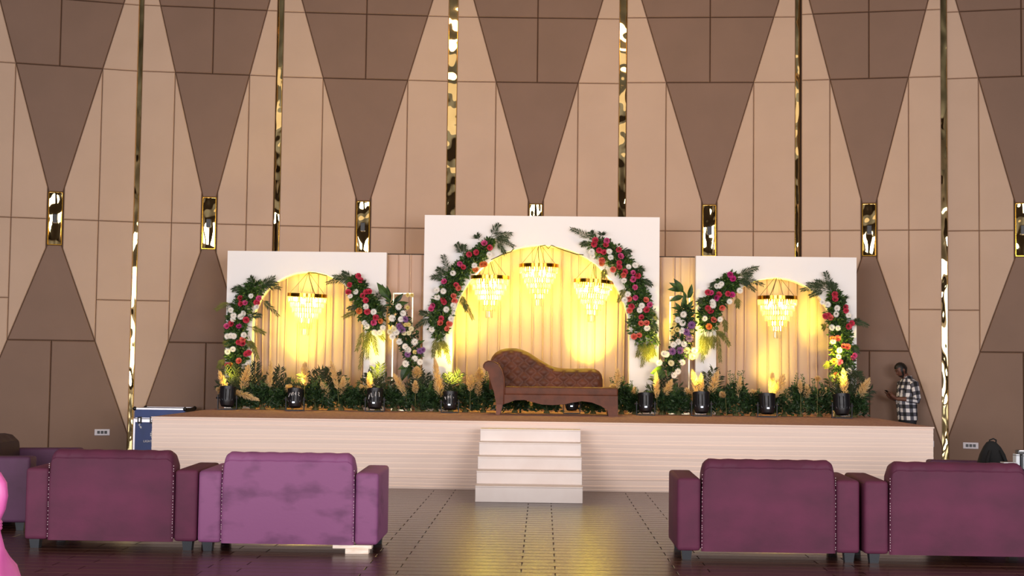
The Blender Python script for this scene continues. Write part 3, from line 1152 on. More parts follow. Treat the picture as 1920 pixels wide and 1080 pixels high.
# ------------------------------------------------------------------ sofas
def sofa(name, label, x0, yb, width, fabric, rz=0.0, arm_w=0.205, top_z=0.855, arm_z=0.70, depth=0.86, seed=0, bt=0.24, origin=None, group='purple velvet sofas', back_shade=None):
    """back of the sofa on the local y = 0 plane, seat towards +y"""
    t = thing(name, label, 'sofa', origin if origin else (x0, yb, 0), rz, group)
    rr = random.Random(seed)
    zb = 0.075
    W = width
    bw0, bw1 = arm_w, W - arm_w
    # backrest: rounded, scalloped top
    mbk = MB()
    n = 40
    prof = [(-0.004, zb), (-0.012, 0.25), (-0.014, 0.55), (-0.012, top_z - 0.075), (-0.006, top_z - 0.07), (-0.010, top_z - 0.06), (0.004, top_z - 0.025), (0.045, top_z - 0.003),
            (0.10, top_z), (0.18, top_z - 0.015), (bt, top_z - 0.07), (bt, 0.40)]
    for k in range(n + 1):
        s = k / n
        s = s + 0.10 * math.sin(2 * PI * s) * -1.0
        xx = bw0 + (bw1 - bw0) * s
        e = min(s, 1 - s) * (bw1 - bw0)
        drop = 0.075 * (1 - math.sqrt(max(0, 1 - (1 - min(1, e / 0.075)) ** 2)))
        sc_ = 0.006 * abs(math.sin(PI * s * 7))
        inn = 0.02 * (1 - min(1, e / 0.03)) ** 2
        for (y, z) in prof:
            f = min(1, max(0, (z - (top_z - 0.16)) / 0.10))
            y2 = y + (inn if y < 0.1 else 0)
            bul = -0.012 * math.sin(PI * s) * math.sin(PI * min(1, (z - zb) / (top_z - zb))) if y < 0 else 0
            mbk.v.append((xx + (0.012 if s < 0.5 else -0.012) * f * (1 if e < 0.05 else 0), y2 + bul, z - (drop + (0.006 - sc_ if e > 0.08 else 0)) * f))
    m = len(prof)
    for k in range(n):
        for q in range(m - 1):
            a = k * m + q
            mbk.f.append((a, a + 1, a + m + 1, a + m))
        mbk.f.append((k * m + m - 1, k * m, (k + 1) * m, (k + 1) * m + m - 1))
    mbk.f.append(tuple(range(m)))
    mbk.f.append(tuple(n * m + q for q in range(m)))
    b = mbk.obj('backrest', back_shade or fabric, t, smooth=True, auto=45)
    if back_shade:
        b['label'] = 'rounded backrest with shade painted into its colour'
    stch = MB()
    for x in (bw0 + 0.004, bw1 - 0.004):
        z = zb + 0.03
        while z < top_z - 0.12:
            stch.box(x - 0.0018, x + 0.0018, -0.020 + 0.015, 0.002, z, z + 0.008)
            z += rr.uniform(0.016, 0.045)
    tag(stch.obj('staple_stitch', 'thread', b), kind='stuff')
    for sx in (0, 1):
        ax0 = 0.0 if sx == 0 else W - arm_w + 0.004
        mba = MB()
        mba.box(ax0, ax0 + arm_w - 0.004, 0.012, depth, zb, arm_z, 0.035)
        for q, v in enumerate(mba.v):
            if v[2] > arm_z - 0.05:
                mba.v[q] = (v[0], v[1], v[2] + 0.012 * math.sin((v[1]) / depth * PI) - 0.012 * (1 if v[1] < 0.1 else 0))
        mba.obj('arm', fabric, t, smooth=True, auto=50)
    MB().box(bw0, bw1, bt - 0.02, depth - 0.01, zb, 0.30, 0.02).obj('seat_base', fabric, t, smooth=True, auto=50)
    nc = 2
    cw = (bw1 - bw0) / nc
    for k in range(nc):
        MB().box(bw0 + k * cw + 0.004, bw0 + (k + 1) * cw - 0.004, bt, depth + 0.01, 0.30, 0.44, 0.04).obj('seat_cushion', fabric, t, smooth=True, auto=50)
    return t


def sofa_leg(t, x, y):
    mbl = MB()
    mbl.loft([[(x - 0.045, y, 0.08), (x + 0.045, y, 0.08), (x + 0.045, y + 0.09, 0.08), (x - 0.045, y + 0.09, 0.08)],
              [(x - 0.036, y + 0.01, 0), (x + 0.036, y + 0.01, 0), (x + 0.036, y + 0.08, 0), (x - 0.036, y + 0.08, 0)]])
    mbl.obj('leg', 'sofa_leg', t)


YS = 12.25
s1 = sofa('sofa', 'wine purple velvet sofa seen from behind, left of the mauve one', -4.47, YS + 0.04, 1.50, 'sofa_wine', seed=1)
s2 = sofa('sofa', 'paler mauve velvet sofa with dark nap marks, propped on white blocks', -2.955, YS, 1.555, 'sofa_mauve', seed=2)
s3 = sofa('sofa', 'wine purple velvet sofa seen from behind, beside the clear floor in front of the steps', 1.155, YS - 0.06, 1.545, 'sofa_wine', seed=3)
s4 = sofa('sofa', 'wine purple velvet sofa at right edge, in front of the black bag', 2.735, YS - 0.09, 1.56, 'sofa_wine', seed=4)
for t, ww, skip in ((s1, 1.50, ()), (s2, 1.555, (1,)), (s3, 1.545, ()), (s4, 1.56, ())):
    for k, (x, y) in enumerate(((0.085, 0.03), (ww - 0.085, 0.03), (0.085, 0.72), (ww - 0.085, 0.72))):
        if k not in skip:
            sofa_leg(t, x, y)
# offcuts under the mauve sofa
wk = tag(MB().box(0, 0.20, 0, 0.12, 0, 0.043, 0.002).obj('wood_block', 'raw_wood', loc=(-1.675, YS + 0.0, 0)), 'short white wooden block on the floor under the mauve sofa corner', 'block')
wk2 = tag(MB().box(0, 0.335, 0, 0.10, 0, 0.030, 0.002).obj('wood_block', 'raw_wood', loc=(-1.785, YS + 0.01, 0.0435)), 'longer white wooden block wedged directly beneath the mauve sofa', 'block')

# sofas turned sideways behind the ends of the row
sl = sofa('sofa', 'plum sofa with painted shade on its backrest, turned sideways, behind the leftmost wine sofa', 0, 0, 1.62, 'sofa_plum', rz=-PI / 2, origin=(-5.74, 15.15, 0), seed=5, back_shade='sofa_shaded')
sr = sofa('sofa', 'plum sofa turned sideways at far right, holding the black bag', 0, 0, 1.62, 'sofa_plum', rz=PI / 2, origin=(5.36, 13.55, 0), seed=6, depth=1.32)
for t in (sl, sr):
    for (x, y) in ((0.085, 0.03), (1.535, 0.03), (0.085, 0.72), (1.535, 0.72)):
        sofa_leg(t, x, y)

# ------------------------------------------------------------------ pink covered chair at the left edge
pk = thing('covered_chair', 'chair in a bright pink satin cover at the left frame edge', 'chair', (-3.465, 8.6, 0), 0)
mbp = MB()
prof = [(0.0, 0.33), (0.08, 0.31), (0.2, 0.275), (0.35, 0.235), (0.48, 0.208), (0.58, 0.196), (0.62, 0.190), (0.66, 0.196), (0.72, 0.222), (0.80, 0.235), (0.88, 0.225), (0.94, 0.185), (0.975, 0.12), (0.985, 0.03)]
rings = []
for z, hw in prof:
    rg = []
    for k in range(40):
        a = 2 * PI * k / 40
        wv = 1 + (0.05 * math.sin(a * 9 + z * 2) * max(0, 0.6 - z) / 0.6)
        dy = (0.30 - 0.12 * z) if z < 0.45 else 0.06
        yc_ = 0.20 * max(0, (0.5 - z) / 0.5) ** 0.5 if z < 0.5 else 0.0
        rg.append((hw * wv * math.copysign(abs(math.cos(a)) ** 0.7, math.cos(a)), yc_ + dy * wv * math.copysign(abs(math.sin(a)) ** 0.8, math.sin(a)), z))
    rings.append(rg)
mbp.loft(rings)
mbp.obj('satin_cover', 'pink_satin', pk, smooth=True)
sash = MB()
for z in (0.605, 0.622, 0.64):
    sash.tube([((0.190) * math.copysign(abs(math.cos(2 * PI * k / 32)) ** 0.7, math.cos(2 * PI * k / 32)), 0.07 * math.copysign(abs(math.sin(2 * PI * k / 32)) ** 0.8, math.sin(2 * PI * k / 32)), z) for k in range(33)], 0.014, 6, cap=False)
sash.obj('sash', 'pink_satin', pk, smooth=True)

# ------------------------------------------------------------------ blue flight case
fc0 = at(251, 762, 22.85)
fcx1 = at(348, 762, 22.85).x
FW, FH, FD = fcx1 - fc0.x, fc0.z - 0.02, 0.66
fc = thing('flight_case', 'blue flight case with metal edges and white lettering, behind left end of stage', 'flight case', (fc0.x, 22.85, 0))
MB().box(0.01, FW - 0.01, 0.01, FD - 0.01, 0.10, FH * 0.80 - 0.006, 0.004).obj('body', 'case_blue', fc)
lid = MB().box(0.01, FW - 0.01, 0.01, FD - 0.01, FH * 0.80 + 0.006, FH - 0.008, 0.004).obj('lid', 'case_blue', fc)
ed = MB()
for x in (0.0, FW - 0.028):
    for y in (0.0, FD - 0.028):
        ed.box(x, x + 0.028, y, y + 0.028, 0.10, FH * 0.80)
ed.obj('corner_rail', 'alu', fc)
ed = MB()
for z0, z1 in ((FH * 0.80 - 0.055, FH * 0.80 - 0.006), (FH * 0.80 + 0.006, FH * 0.80 + 0.016)):
    ed.box(0.03, FW - 0.03, -0.003, 0.012, z0, z1)
ed.obj('closure_rail', 'alu', fc)
ed = MB()
ed.box(0.03, FW - 0.03, -0.003, 0.03, FH - 0.03, FH, 0.003)
ed.box(0.03, FW - 0.03, FD - 0.03, FD + 0.003, FH - 0.03, FH, 0.003)
tag(ed.obj('lid_rail', 'alu', lid), 'bright metal lid edge')
MB().box(FW - 0.014, FW + 0.002, 0.03, FD - 0.03, FH - 0.10, FH + 0.002, 0.003).obj('side_trim', 'black_plastic', lid)
for x in (0.0, FW):
    for y in (0.0, FD):
        for z in (FH, 0.14):
            bmq = bmesh.new()
            bmesh.ops.create_icosphere(bmq, subdivisions=2, radius=0.034)
            MB().bm(bmq, Matrix.Translation((x + (0.012 if x == 0 else -0.012), y + (0.012 if y == 0 else -0.012), z - 0.014))).obj('corner_ball', 'black_plastic', fc, smooth=True)
for x in (0.10, 0.30, 0.50, 0.68):
    if x > FW - 0.06:
        continue
    o = MB().box(x - 0.035, x + 0.035, -0.010, 0.010, FH * 0.80 - 0.075, FH * 0.80 + 0.03, 0.003).obj('latch', 'black_metal', fc)
    MB().box(x - 0.012, x + 0.012, -0.018, -0.008, FH * 0.80 - 0.05, FH * 0.80 + 0.01, 0.002).obj('latch_key', 'alu', o)
lb = MB()
for (x0, z0, w_, h_) in ((0.085, 0.60, 0.022, 0.02), (0.10, 0.575, 0.03, 0.014), (0.095, 0.63, 0.014, 0.014), (0.112, 0.558, 0.018, 0.018), (0.088, 0.648, 0.03, 0.010)):
    lb.box(x0, x0 + w_, 0.006, 0.0085, z0 - 0.01, z0 + h_ - 0.01)
tag(lb.obj('paper_tag', 'chalk', fc), 'torn white paper tag')
lg = MB()
for k in range(11):
    a = math.radians(100 + k * 32)
    cx_, cz2 = 0.29 + 0.05, 0.45
    x, z = cx_ + 0.055 * math.cos(a), cz2 + 0.055 * math.sin(a)
    lg.box(x - 0.011, x + 0.011, 0.006, 0.0085, z - 0.010, z + 0.010)
lg.box(cx_ - 0.01, cx_ + 0.012, 0.006, 0.0085, cz2 - 0.01, cz2 + 0.01)
tag(lg.obj('logo', 'chalk', fc), 'round white logo of small blocks')


def text(s, size, m, parent, loc, name='lettering', rot=(PI / 2, 0, 0), ext=0.001):
    cu_ = bpy.data.curves.new('txt', 'FONT')
    cu_.body = s
    cu_.size = size
    cu_.extrude = ext
    cu_.resolution_u = 2
    to = bpy.data.objects.new('txt', cu_)
    COL.objects.link(to)
    bpy.context.view_layer.update()
    me = bpy.data.meshes.new_from_object(to.evaluated_get(bpy.context.evaluated_depsgraph_get()))
    bpy.data.objects.remove(to)
    bpy.data.curves.remove(cu_)
    me.materials.clear()
    me.materials.append(M[m])
    o = bpy.data.objects.new(name, me)
    COL.objects.link(o)
    o.parent = parent
    o.location = loc
    o.rotation_euler = rot
    return o


tag(text('LIGHTS', 0.052, 'chalk', fc, (0.165, 0.008, 0.325)), 'white word LIGHTS')
for x in (0.07, FW - 0.07):
    for y in (0.08, FD - 0.08):
        o = MB().box(x - 0.03, x + 0.03, y - 0.03, y + 0.03, 0.085, 0.10).obj('caster', 'black_metal', fc)
        w_ = MB()
        w_.lathe([(0.02, -0.016), (0.043, -0.016), (0.043, 0.016), (0.02, 0.016)], 14)
        w_.v = [(x + c, y + a, 0.043 + b) for a, b, c in w_.v]
        w_.obj('wheel', 'black_plastic', o)

# ------------------------------------------------------------------ bag and boxes on the right sideways sofa
bg = thing('backpack', 'black backpack standing on the sideways sofa by the right wall plate', 'bag', (4.525, 14.45, 0.442))
mbb = MB()
rings = []
for z, a, b, dx in ((0.0, 0.155, 0.11, 0), (0.03, 0.175, 0.13, 0), (0.15, 0.172, 0.13, 0.0), (0.27, 0.15, 0.11, 0.0), (0.36, 0.12, 0.09, -0.005), (0.43, 0.085, 0.065, -0.01), (0.475, 0.05, 0.04, -0.015), (0.49, 0.02, 0.018, -0.018)):
    rings.append([(dx + a * math.copysign(abs(math.cos(2 * PI * k / 20)) ** 0.8, math.cos(2 * PI * k / 20)) * (1 + 0.03 * math.sin(k * 2.3 + z * 20)), b * math.copysign(abs(math.sin(2 * PI * k / 20)) ** 0.8, math.sin(2 * PI * k / 20)), z) for k in range(20)])
mbb.loft(rings)
mbb.obj('bag_body', 'bag', bg, smooth=True)
mbq = MB()
mbq.grid(lambda a, b: ((a - 0.5) * 0.20 * (1 - 0.25 * b), -0.10 - 0.05 * math.sin(PI * a) * math.sin(PI * min(1, b + 0.1)) + 0.02 * b, 0.03 + 0.19 * b), 8, 8)
mbq.obj('front_pocket', 'bag', bg, smooth=True)
MB().tube([(-0.03, 0.0, 0.47), (-0.035, -0.01, 0.50), (0.0, -0.02, 0.515), (0.03, -0.01, 0.50), (0.03, 0.0, 0.46)], 0.008, 6).obj('grab_handle', 'bag', bg, smooth=True)
for sx in (-1, 1):
    MB().tube([(sx * 0.05, -0.08, 0.40), (sx * 0.09, -0.125, 0.30), (sx * 0.10, -0.14, 0.18), (sx * 0.12, -0.12, 0.05)], [0.012, 0.016, 0.014, 0.010], 6).obj('strap', 'bag', bg, smooth=True)
ARM = 0.70
bxp = at(1891, 871, 13.66)
for k, (z0, w_, lab) in enumerate(((ARM + 0.008, 0.145, 'lower of two flat silver boxes on the sofa arm beside the black bag'), (ARM + 0.042, 0.125, 'upper of two flat silver boxes on the sofa arm beside the black bag'))):
    t = thing('metal_box', lab, 'box', (bxp.x, 13.66, z0), 0.1 * k, 'flat silver boxes')
    MB().box(-w_ / 2, w_ / 2, -0.04, 0.04, 0.0, 0.020, 0.003).obj('box_base', 'silver', t)
    MB().box(-w_ / 2 - 0.003, w_ / 2 + 0.003, -0.043, 0.043, 0.022, 0.032, 0.003).obj('box_lid', 'silver', t)
up0 = at(1907, 874, 13.68)
for k, (dx, w_, h_, m1, lab) in enumerate(((0.0, 0.036, 0.142, 'white_card', 'slim white upright case nearest the silver boxes, on the sofa arm'),
                                           (0.040, 0.024, 0.132, 'dark_card', 'thin dark upright case between two white ones on the sofa arm'),
                                           (0.068, 0.036, 0.142, 'white_card', 'slim white upright case at the right frame edge, on the sofa arm'))):
    t = thing('upright_case', lab, 'case', (up0.x + dx, 13.70, ARM + 0.008))
    MB().box(-w_ / 2, w_ / 2, -0.05, 0.05, 0, h_, 0.004).obj('case_body', m1, t)
    MB().box(-w_ / 2 - 0.001, w_ / 2 + 0.001, -0.051, 0.051, h_ - 0.016, h_ - 0.010).obj('cap_band', 'black_plastic', t)
t = thing('black_box', 'small black box lying on top of the upright cases at right', 'box', (up0.x + 0.045, 13.70, ARM + 0.151))
MB().box(-0.045, 0.05, -0.04, 0.04, 0, 0.036, 0.004).obj('box_body', 'black_plastic', t)
MB().box(-0.03, 0.03, -0.041, -0.039, 0.026, 0.034).obj('bright_strip', 'alu', t)

# ------------------------------------------------------------------ flowers and foliage
def rand_dir(r):
    while True:
        v = Vector((r.uniform(-1, 1), r.uniform(-1, 1), r.uniform(-1, 1)))
        if 0.05 < v.length < 1:
            return v.normalized()


def leaf_quad(vs, fs, p, d, n, L, W):
    """a folded leaf: base p, direction d, normal n"""
    s = d.cross(n)
    if s.length < 1e-4:
        s = d.orthogonal()
    s.normalize()
    n = s.cross(d).normalized()
    o = len(vs)
    vs += [p, p + d * L * 0.45 + s * W * 0.5 + n * W * 0.18, p + d * L - n * W * 0.15, p + d * L * 0.45 - s * W * 0.5 + n * W * 0.18]
    fs += [(o, o + 1, o + 2), (o, o + 2, o + 3)]


def rose_mesh():
    r = random.Random(11)
    vs, fs = [], []
    for ring, (n, rad, zz, tilt, sz) in enumerate(((7, 0.040, 0.0, 0.75, 0.040), (6, 0.032, 0.006, 0.35, 0.040), (5, 0.022, 0.012, 0.05, 0.036), (3, 0.010, 0.018, -0.1, 0.030))):
        for k in range(n):
            a = 2 * PI * k / n + ring * 0.6
            c, s = math.cos(a), math.sin(a)
            t = Vector((-s, c, 0))
            out = Vector((c, s, 0))
            up = (Vector((0, 0, 1)) * math.cos(tilt) + out * math.sin(tilt)).normalized()
            b = out * rad * 0.45 + Vector((0, 0, zz - 0.012))
            o = len(vs)
            for q, (f, wd, cv) in enumerate(((0, 0.5, 0), (0.5, 1.0, 0.004), (0.9, 0.8, 0.010))):
                for sx in (-1, 0, 1):
                    vs.append(b + up * sz * f * 1.15 + t * sx * sz * wd * 0.62 + out * (cv - 0.008 * abs(sx)))
            for q in range(2):
                for sx in range(2):
                    i = o + q * 3 + sx
                    fs.append((i, i + 1, i + 4, i + 3))
    return vs, fs


def mum_mesh(pet=20):
    vs, fs = [], []
    for ring, (n, tilt, sz) in enumerate(((14, 1.45, 0.052), (12, 1.0, 0.046), (9, 0.6, 0.038), (5, 0.2, 0.03))):
        for k in range(n):
            a = 2 * PI * k / n + ring * 0.37
            out = Vector((math.cos(a), math.sin(a), 0))
            t = Vector((-out.y, out.x, 0))
            up = (Vector((0, 0, 1)) * math.cos(tilt) + out * math.sin(tilt)).normalized()
            o = len(vs)
            wd = 0.0085 if ring < 2 else 0.007
            b = Vector((0, 0, 0.0))
            vs += [b - t * 0.003, b + t * 0.003, b + up * sz * 0.65 + t * wd, b + up * sz + Vector((0, 0, 0.006)), b + up * sz * 0.65 - t * wd]
            fs += [(o, o + 1, o + 2, o + 3), (o, o + 3, o + 4)]
    return vs, fs


FL = {}


def flower_src(kind):
    if kind not in FL:
        base, m = kind
        vs, fs = rose_mesh() if base == 'rose' else mum_mesh()
        me = bpy.data.meshes.new(base)
        me.from_pydata([tuple(v) for v in vs], [], fs)
        me.materials.append(M[m])
        for p in me.polygons:
            p.use_smooth = True
        FL[kind] = me
    return FL[kind]


FLAB = {'rose_red': 'red rose', 'rose_pink': 'pink rose', 'rose_magenta': 'magenta rose', 'rose_coral': 'coral rose', 'rose_orange': 'orange rose',
        'mum_white': 'white chrysanthemum', 'mum_cream': 'cream chrysanthemum', 'mum_yellow': 'small yellow bloom', 'mum_purple': 'purple chrysanthemum'}


def put_flower(parent, base, m, p, size, rr):
    z = Vector((rr.uniform(-0.35, 0.35), -1, rr.uniform(-0.25, 0.45))).normalized()
    q = z.to_track_quat('Z', 'Y').to_matrix().to_4x4() @ Matrix.Rotation(rr.uniform(0, 6.28), 4, 'Z')
    o = inst(flower_src((base, m)), {'rose': 'rose', 'mum': 'chrysanthemum'}[base], parent, Matrix.Translation(p) @ q @ Matrix.Scale(size, 4))
    o['label'] = FLAB[m]
    return o


def frond_part(parent, p0, p1, rr, m='frond', name='fern_frond', leaf=0.105, wid=0.009, n=32, sagk=0.12, fwd=0.10):
    """a feathery frond from p0 to p1 (both local), drooping a little"""
    vs, fs = [], []
    d = p1 - p0
    L = d.length
    mid = p0 + d * 0.55 + Vector((0, -fwd * rr.uniform(0.3, 1), sagk * L))

    def B(t):
        return p0 * (1 - t) ** 2 + mid * 2 * t * (1 - t) + p1 * t ** 2
    mb = MB()
    mb.tube([B(k / 8) for k in range(9)], [0.005 * (1 - 0.7 * k / 8) for k in range(9)], 4, cap=False)
    vs, fs = list(map(Vector, mb.v)), list(mb.f)
    for k in range(n):
        t = 0.18 + 0.82 * k / (n - 1)
        q = B(t)
        tg = (B(min(1, t + 0.03)) - B(max(0, t - 0.03))).normalized()
        side = tg.cross(Vector((0, -1, 0)))
        if side.length < 0.1:
            side = Vector((1, 0, 0))
        side.normalize()
        for sg in (-1, 1):
            dd = (tg * rr.uniform(0.6, 1.1) + side * sg * rr.uniform(0.5, 0.9) + Vector((0, rr.uniform(-.3, .2), -0.25))).normalized()
            l = leaf * (1.15 - 0.65 * t) * rr.uniform(0.7, 1.2)
            leaf_quad(vs, fs, q, dd, Vector((0, -1, 0.2)), l, wid * rr.uniform(0.8, 1.4))
    return raw(name, vs, fs, m, parent)


def blob_leaves(pts, widths, n, rr, L=(0.045, 0.085), dep=0.09):
    """leaves scattered round a polyline (local coordinates)"""
    seg = [(pts[i], pts[i + 1], widths[i], widths[i + 1]) for i in range(len(pts) - 1)]
    ln = [max(0.02, (b - a).length) for a, b, _, _ in seg]
    vs, fs = [], []
    for _ in range(n):
        a, b, w0, w1 = rr.choices(seg, ln)[0]
        t = rr.random()
        c = a.lerp(b, t)
        w_ = w0 + (w1 - w0) * t
        ang = rr.uniform(0, 2 * PI)
        rad = w_ * math.sqrt(rr.random()) * rr.uniform(0.75, 1.15)
        p = c + Vector((math.cos(ang) * rad, -rr.random() * dep, math.sin(ang) * rad))
        d = (Vector((math.cos(ang), -0.5, math.sin(ang))) * 0.9 + rand_dir(rr) * 0.9).normalized()
        nn = (Vector((0, -1, 0.4)) + rand_dir(rr) * 0.9).normalized()
        l = rr.uniform(*L)
        leaf_quad(vs, fs, p, d, nn, l, l * rr.uniform(0.42, 0.6))
    return vs, fs


YG = 22.40


def garland(label, crop, path, widths, roses, mums, fronds, seed, nleaf=1500, group='floral garlands on the arch panels'):
    ox, oy, sc = crop
    rr = random.Random(seed)

    def W(p, y=YG):
        return at(ox + p[0] / sc, oy + p[1] / sc, y)
    root_p = W(path[len(path) // 2])
    t = thing('flower_garland', label, 'flower garland', root_p, 0, group)
    pts = [W(p) - root_p for p in path]
    ws = [w_ / sc / 118.5 * 1.12 for w_ in widths]
    vs, fs = blob_leaves(pts, ws, int(nleaf * 1.2), rr)
    tag(raw('foliage', vs, fs, 'leaf', t), kind='stuff')
    vs, fs = blob_leaves(pts, [w_ * 0.8 for w_ in ws], nleaf // 3, rr, dep=0.05)
    tag(raw('dark_foliage', vs, fs, 'leaf_dark', t), kind='stuff')
    vs, fs = blob_leaves(pts, ws, nleaf // 7, rr, L=(0.03, 0.06), dep=0.12)
    tag(raw('young_leaves', vs, fs, 'leaf_light', t), kind='stuff')
    core = MB().tube([p + Vector((0, 0.02, 0)) for p in pts], 0.022, 6)
    core.obj('garland_core', 'stem', t)
    for x, y, c in roses:
        put_flower(t, 'rose', 'rose_' + c, W((x, y), YG - 0.10) - root_p, rr.uniform(0.80, 0.98), rr)
    for x, y, c in mums:
        put_flower(t, 'mum', 'mum_' + c, W((x, y), YG - 0.105) - root_p, rr.uniform(0.95, 1.15), rr)
    for f in fronds:
        p0, p1 = W(f[0], YG - 0.02) - root_p, W(f[1], YG - 0.06) - root_p
        frond_part(t, p0, p1, rr, f[2] if len(f) > 2 else 'frond', sagk=f[3] if len(f) > 3 else 0.1)
    return t


O = 'frond_olive'
R_, P_, Mg, Co, Or = 'red', 'pink', 'magenta', 'coral', 'orange'


def wl(*a):
    return [(x, y, 'white') for x, y in a]


garland('rose and white flower garland climbing the left side of the left arch', (400, 490, 4.907),
        [(420, 240), (340, 280), (280, 400), (230, 520), (210, 650), (215, 780), (220, 900), (190, 1000)], [60, 75, 85, 85, 80, 80, 85, 60],
        [(420, 343, P_), (293, 382, P_), (252, 390, R_), (247, 340, R_), (400, 380, R_), (302, 538, R_), (235, 598, Mg), (165, 573, R_), (122, 597, P_), (270, 720, Co), (233, 745, R_), (270, 755, R_),
         (303, 853, R_), (327, 843, R_), (237, 917, Co), (132, 960, R_), (160, 952, Or)],
        wl((347, 320), (278, 478), (250, 510), (160, 450), (185, 500), (180, 535), (160, 685), (187, 688), (130, 690), (283, 680), (180, 810), (133, 830), (280, 970), (318, 945), (400, 420)),
        [((430, 230), (560, 150)), ((430, 230), (612, 245)), ((450, 220), (585, 200)), ((430, 340), (600, 500)), ((330, 600), (470, 660), O), ((330, 690), (410, 890), O), ((300, 720), (380, 800), O),
         ((180, 380), (25, 440), O), ((200, 740), (100, 760), O), ((120, 880), (45, 980), O), ((300, 240), (180, 260)), ((380, 200), (340, 150)), ((330, 500), (430, 500))], 101)
garland('rose and white flower garland hanging at the right side of the left arch', (600, 490, 4.5),
        [(290, 170), (330, 260), (390, 350), (440, 450), (450, 540)], [45, 70, 80, 90, 60],
        [(325, 123, R_), (342, 160, R_), (250, 198, R_), (240, 260, R_), (390, 258, R_), (415, 256, R_), (360, 290, R_), (387, 330, R_), (398, 425, R_), (470, 475, R_), (452, 517, P_), (510, 505, Or), (330, 420, Or)],
        wl((303, 257), (255, 295), (388, 382), (452, 428), (375, 520), (395, 548), (475, 610), (505, 602), (460, 600), (530, 560)),
        [((290, 160), (60, 180)), ((280, 160), (120, 130)), ((270, 140), (190, 95)), ((350, 420), (200, 470), O), ((360, 370), (240, 400)), ((390, 560), (310, 750), O), ((410, 600), (335, 905), O), ((430, 580), (480, 780), O),
         ((420, 560), (400, 810), O), ((440, 560), (370, 720), O), ((460, 330), (550, 250)), ((490, 420), (550, 400)), ((370, 200), (385, 180)), ((470, 560), (540, 660), O)], 102)
garland('long flower garland rising along the left side of the tall centre arch', (780, 410, 3.726),
        [(520, 160), (470, 220), (400, 280), (320, 350), (250, 450), (220, 540), (175, 640), (160, 720), (160, 800)], [25, 45, 55, 55, 60, 62, 70, 65, 40],
        [(478, 173, P_), (515, 202, R_), (372, 250, R_), (422, 236, R_), (307, 315, P_), (330, 340, R_), (462, 320, Or), (480, 318, Or), (415, 358, Or), (197, 440, P_), (280, 464, R_), (298, 485, Co), (262, 541, Co), (268, 575, Co),
         (190, 568, R_), (195, 583, R_), (118, 607, P_), (105, 632, P_), (176, 698, R_), (170, 728, Co), (232, 735, Co), (217, 770, Co)],
        wl((513, 250), (408, 328), (258, 382), (190, 506), (148, 550), (213, 634), (262, 605), (110, 775), (145, 500), (245, 700)),
        [((520, 130), (580, 40)), ((520, 130), (665, 105)), ((530, 140), (680, 190)), ((560, 160), (620, 240)), ((540, 140), (640, 140)), ((330, 260), (285, 175)), ((330, 250), (335, 185)), ((230, 420), (190, 258)), ((210, 410), (112, 410)),
         ((210, 400), (150, 350)), ((320, 560), (395, 695), O), ((310, 520), (350, 640), O), ((110, 690), (0, 755)), ((100, 680), (30, 655)), ((140, 820), (120, 965), O), ((190, 830), (232, 1005), O), ((160, 830), (165, 955), O), ((180, 830), (205, 930), O),
         ((440, 150), (425, 115))], 103, 1700)
garland('long flower garland trailing down the right side of the tall centre arch', (1060, 420, 3.857),
        [(210, 150), (300, 190), (390, 270), (470, 350), (505, 430), (530, 540), (545, 640), (555, 740), (570, 830)], [45, 60, 65, 62, 55, 70, 75, 80, 65],
        [(217, 118, R_), (207, 145, R_), (300, 122, P_), (293, 152, R_), (245, 190, R_), (280, 205, R_), (387, 186, R_), (400, 234, P_), (390, 280, R_), (389, 310, R_), (265, 265, Co), (345, 328, Co), (262, 285, Or), (432, 346, R_), (422, 370, Co),
         (491, 354, P_), (491, 400, P_), (525, 375, R_), (505, 458, P_), (509, 533, P_), (583, 550, Co), (612, 585, P_), (480, 598, R_), (465, 625, Co), (460, 540, Co), (551, 675, R_), (548, 720, Co), (588, 718, Co), (533, 806, Co), (497, 815, Co), (588, 620, R_)],
        wl((190, 200), (195, 230), (317, 200), (327, 243), (458, 310), (505, 300), (425, 410), (452, 510), (553, 592), (536, 624), (592, 754), (430, 550)),
        [((200, 120), (45, 35)), ((180, 130), (118, 150)), ((200, 110), (180, 58)), ((400, 190), (470, 205)), ((520, 320), (560, 340)), ((550, 390), (620, 440)), ((440, 450), (385, 560), O), ((590, 600), (660, 685), O), ((620, 700), (660, 770)),
         ((620, 800), (672, 865)), ((580, 840), (555, 1025), O), ((560, 840), (520, 955), O), ((600, 840), (645, 945), O), ((590, 850), (595, 985), O), ((290, 310), (275, 385), O), ((260, 90), (262, 65)), ((570, 840), (575, 950), O), ((610, 830), (625, 960), O)], 104, 1700)
garland('flower garland with trailing tails on the left side of the right arch', (1210, 500, 4.909),
        [(810, 120), (740, 180), (680, 260), (620, 350), (580, 430), (580, 530)], [55, 80, 80, 80, 85, 65],
        [(783, 72, Mg), (807, 112, Mg), (762, 250, R_), (797, 260, Mg), (677, 257, R_), (657, 287, Mg), (607, 242, P_), (577, 235, R_), (707, 380, Co), (577, 382, R_), (602, 410, R_), (627, 490, Co), (587, 550, Or)],
        wl((683, 175), (655, 180), (700, 160), (620, 328), (622, 355), (548, 478), (688, 485), (870, 222), (775, 322)),
        [((840, 80), (1030, 10)), ((850, 90), (980, 72)), ((840, 110), (1078, 165)), ((860, 120), (1005, 215)), ((840, 130), (940, 150)), ((840, 270), (850, 370), O), ((560, 300), (485, 325)), ((570, 590), (525, 865), O), ((590, 600), (560, 790), O),
         ((540, 580), (505, 780), O), ((650, 590), (690, 870), O), ((660, 580), (772, 720), O), ((720, 460), (740, 590), O), ((650, 130), (615, 180)), ((620, 600), (620, 740), O), ((640, 590), (720, 640), O)], 105)
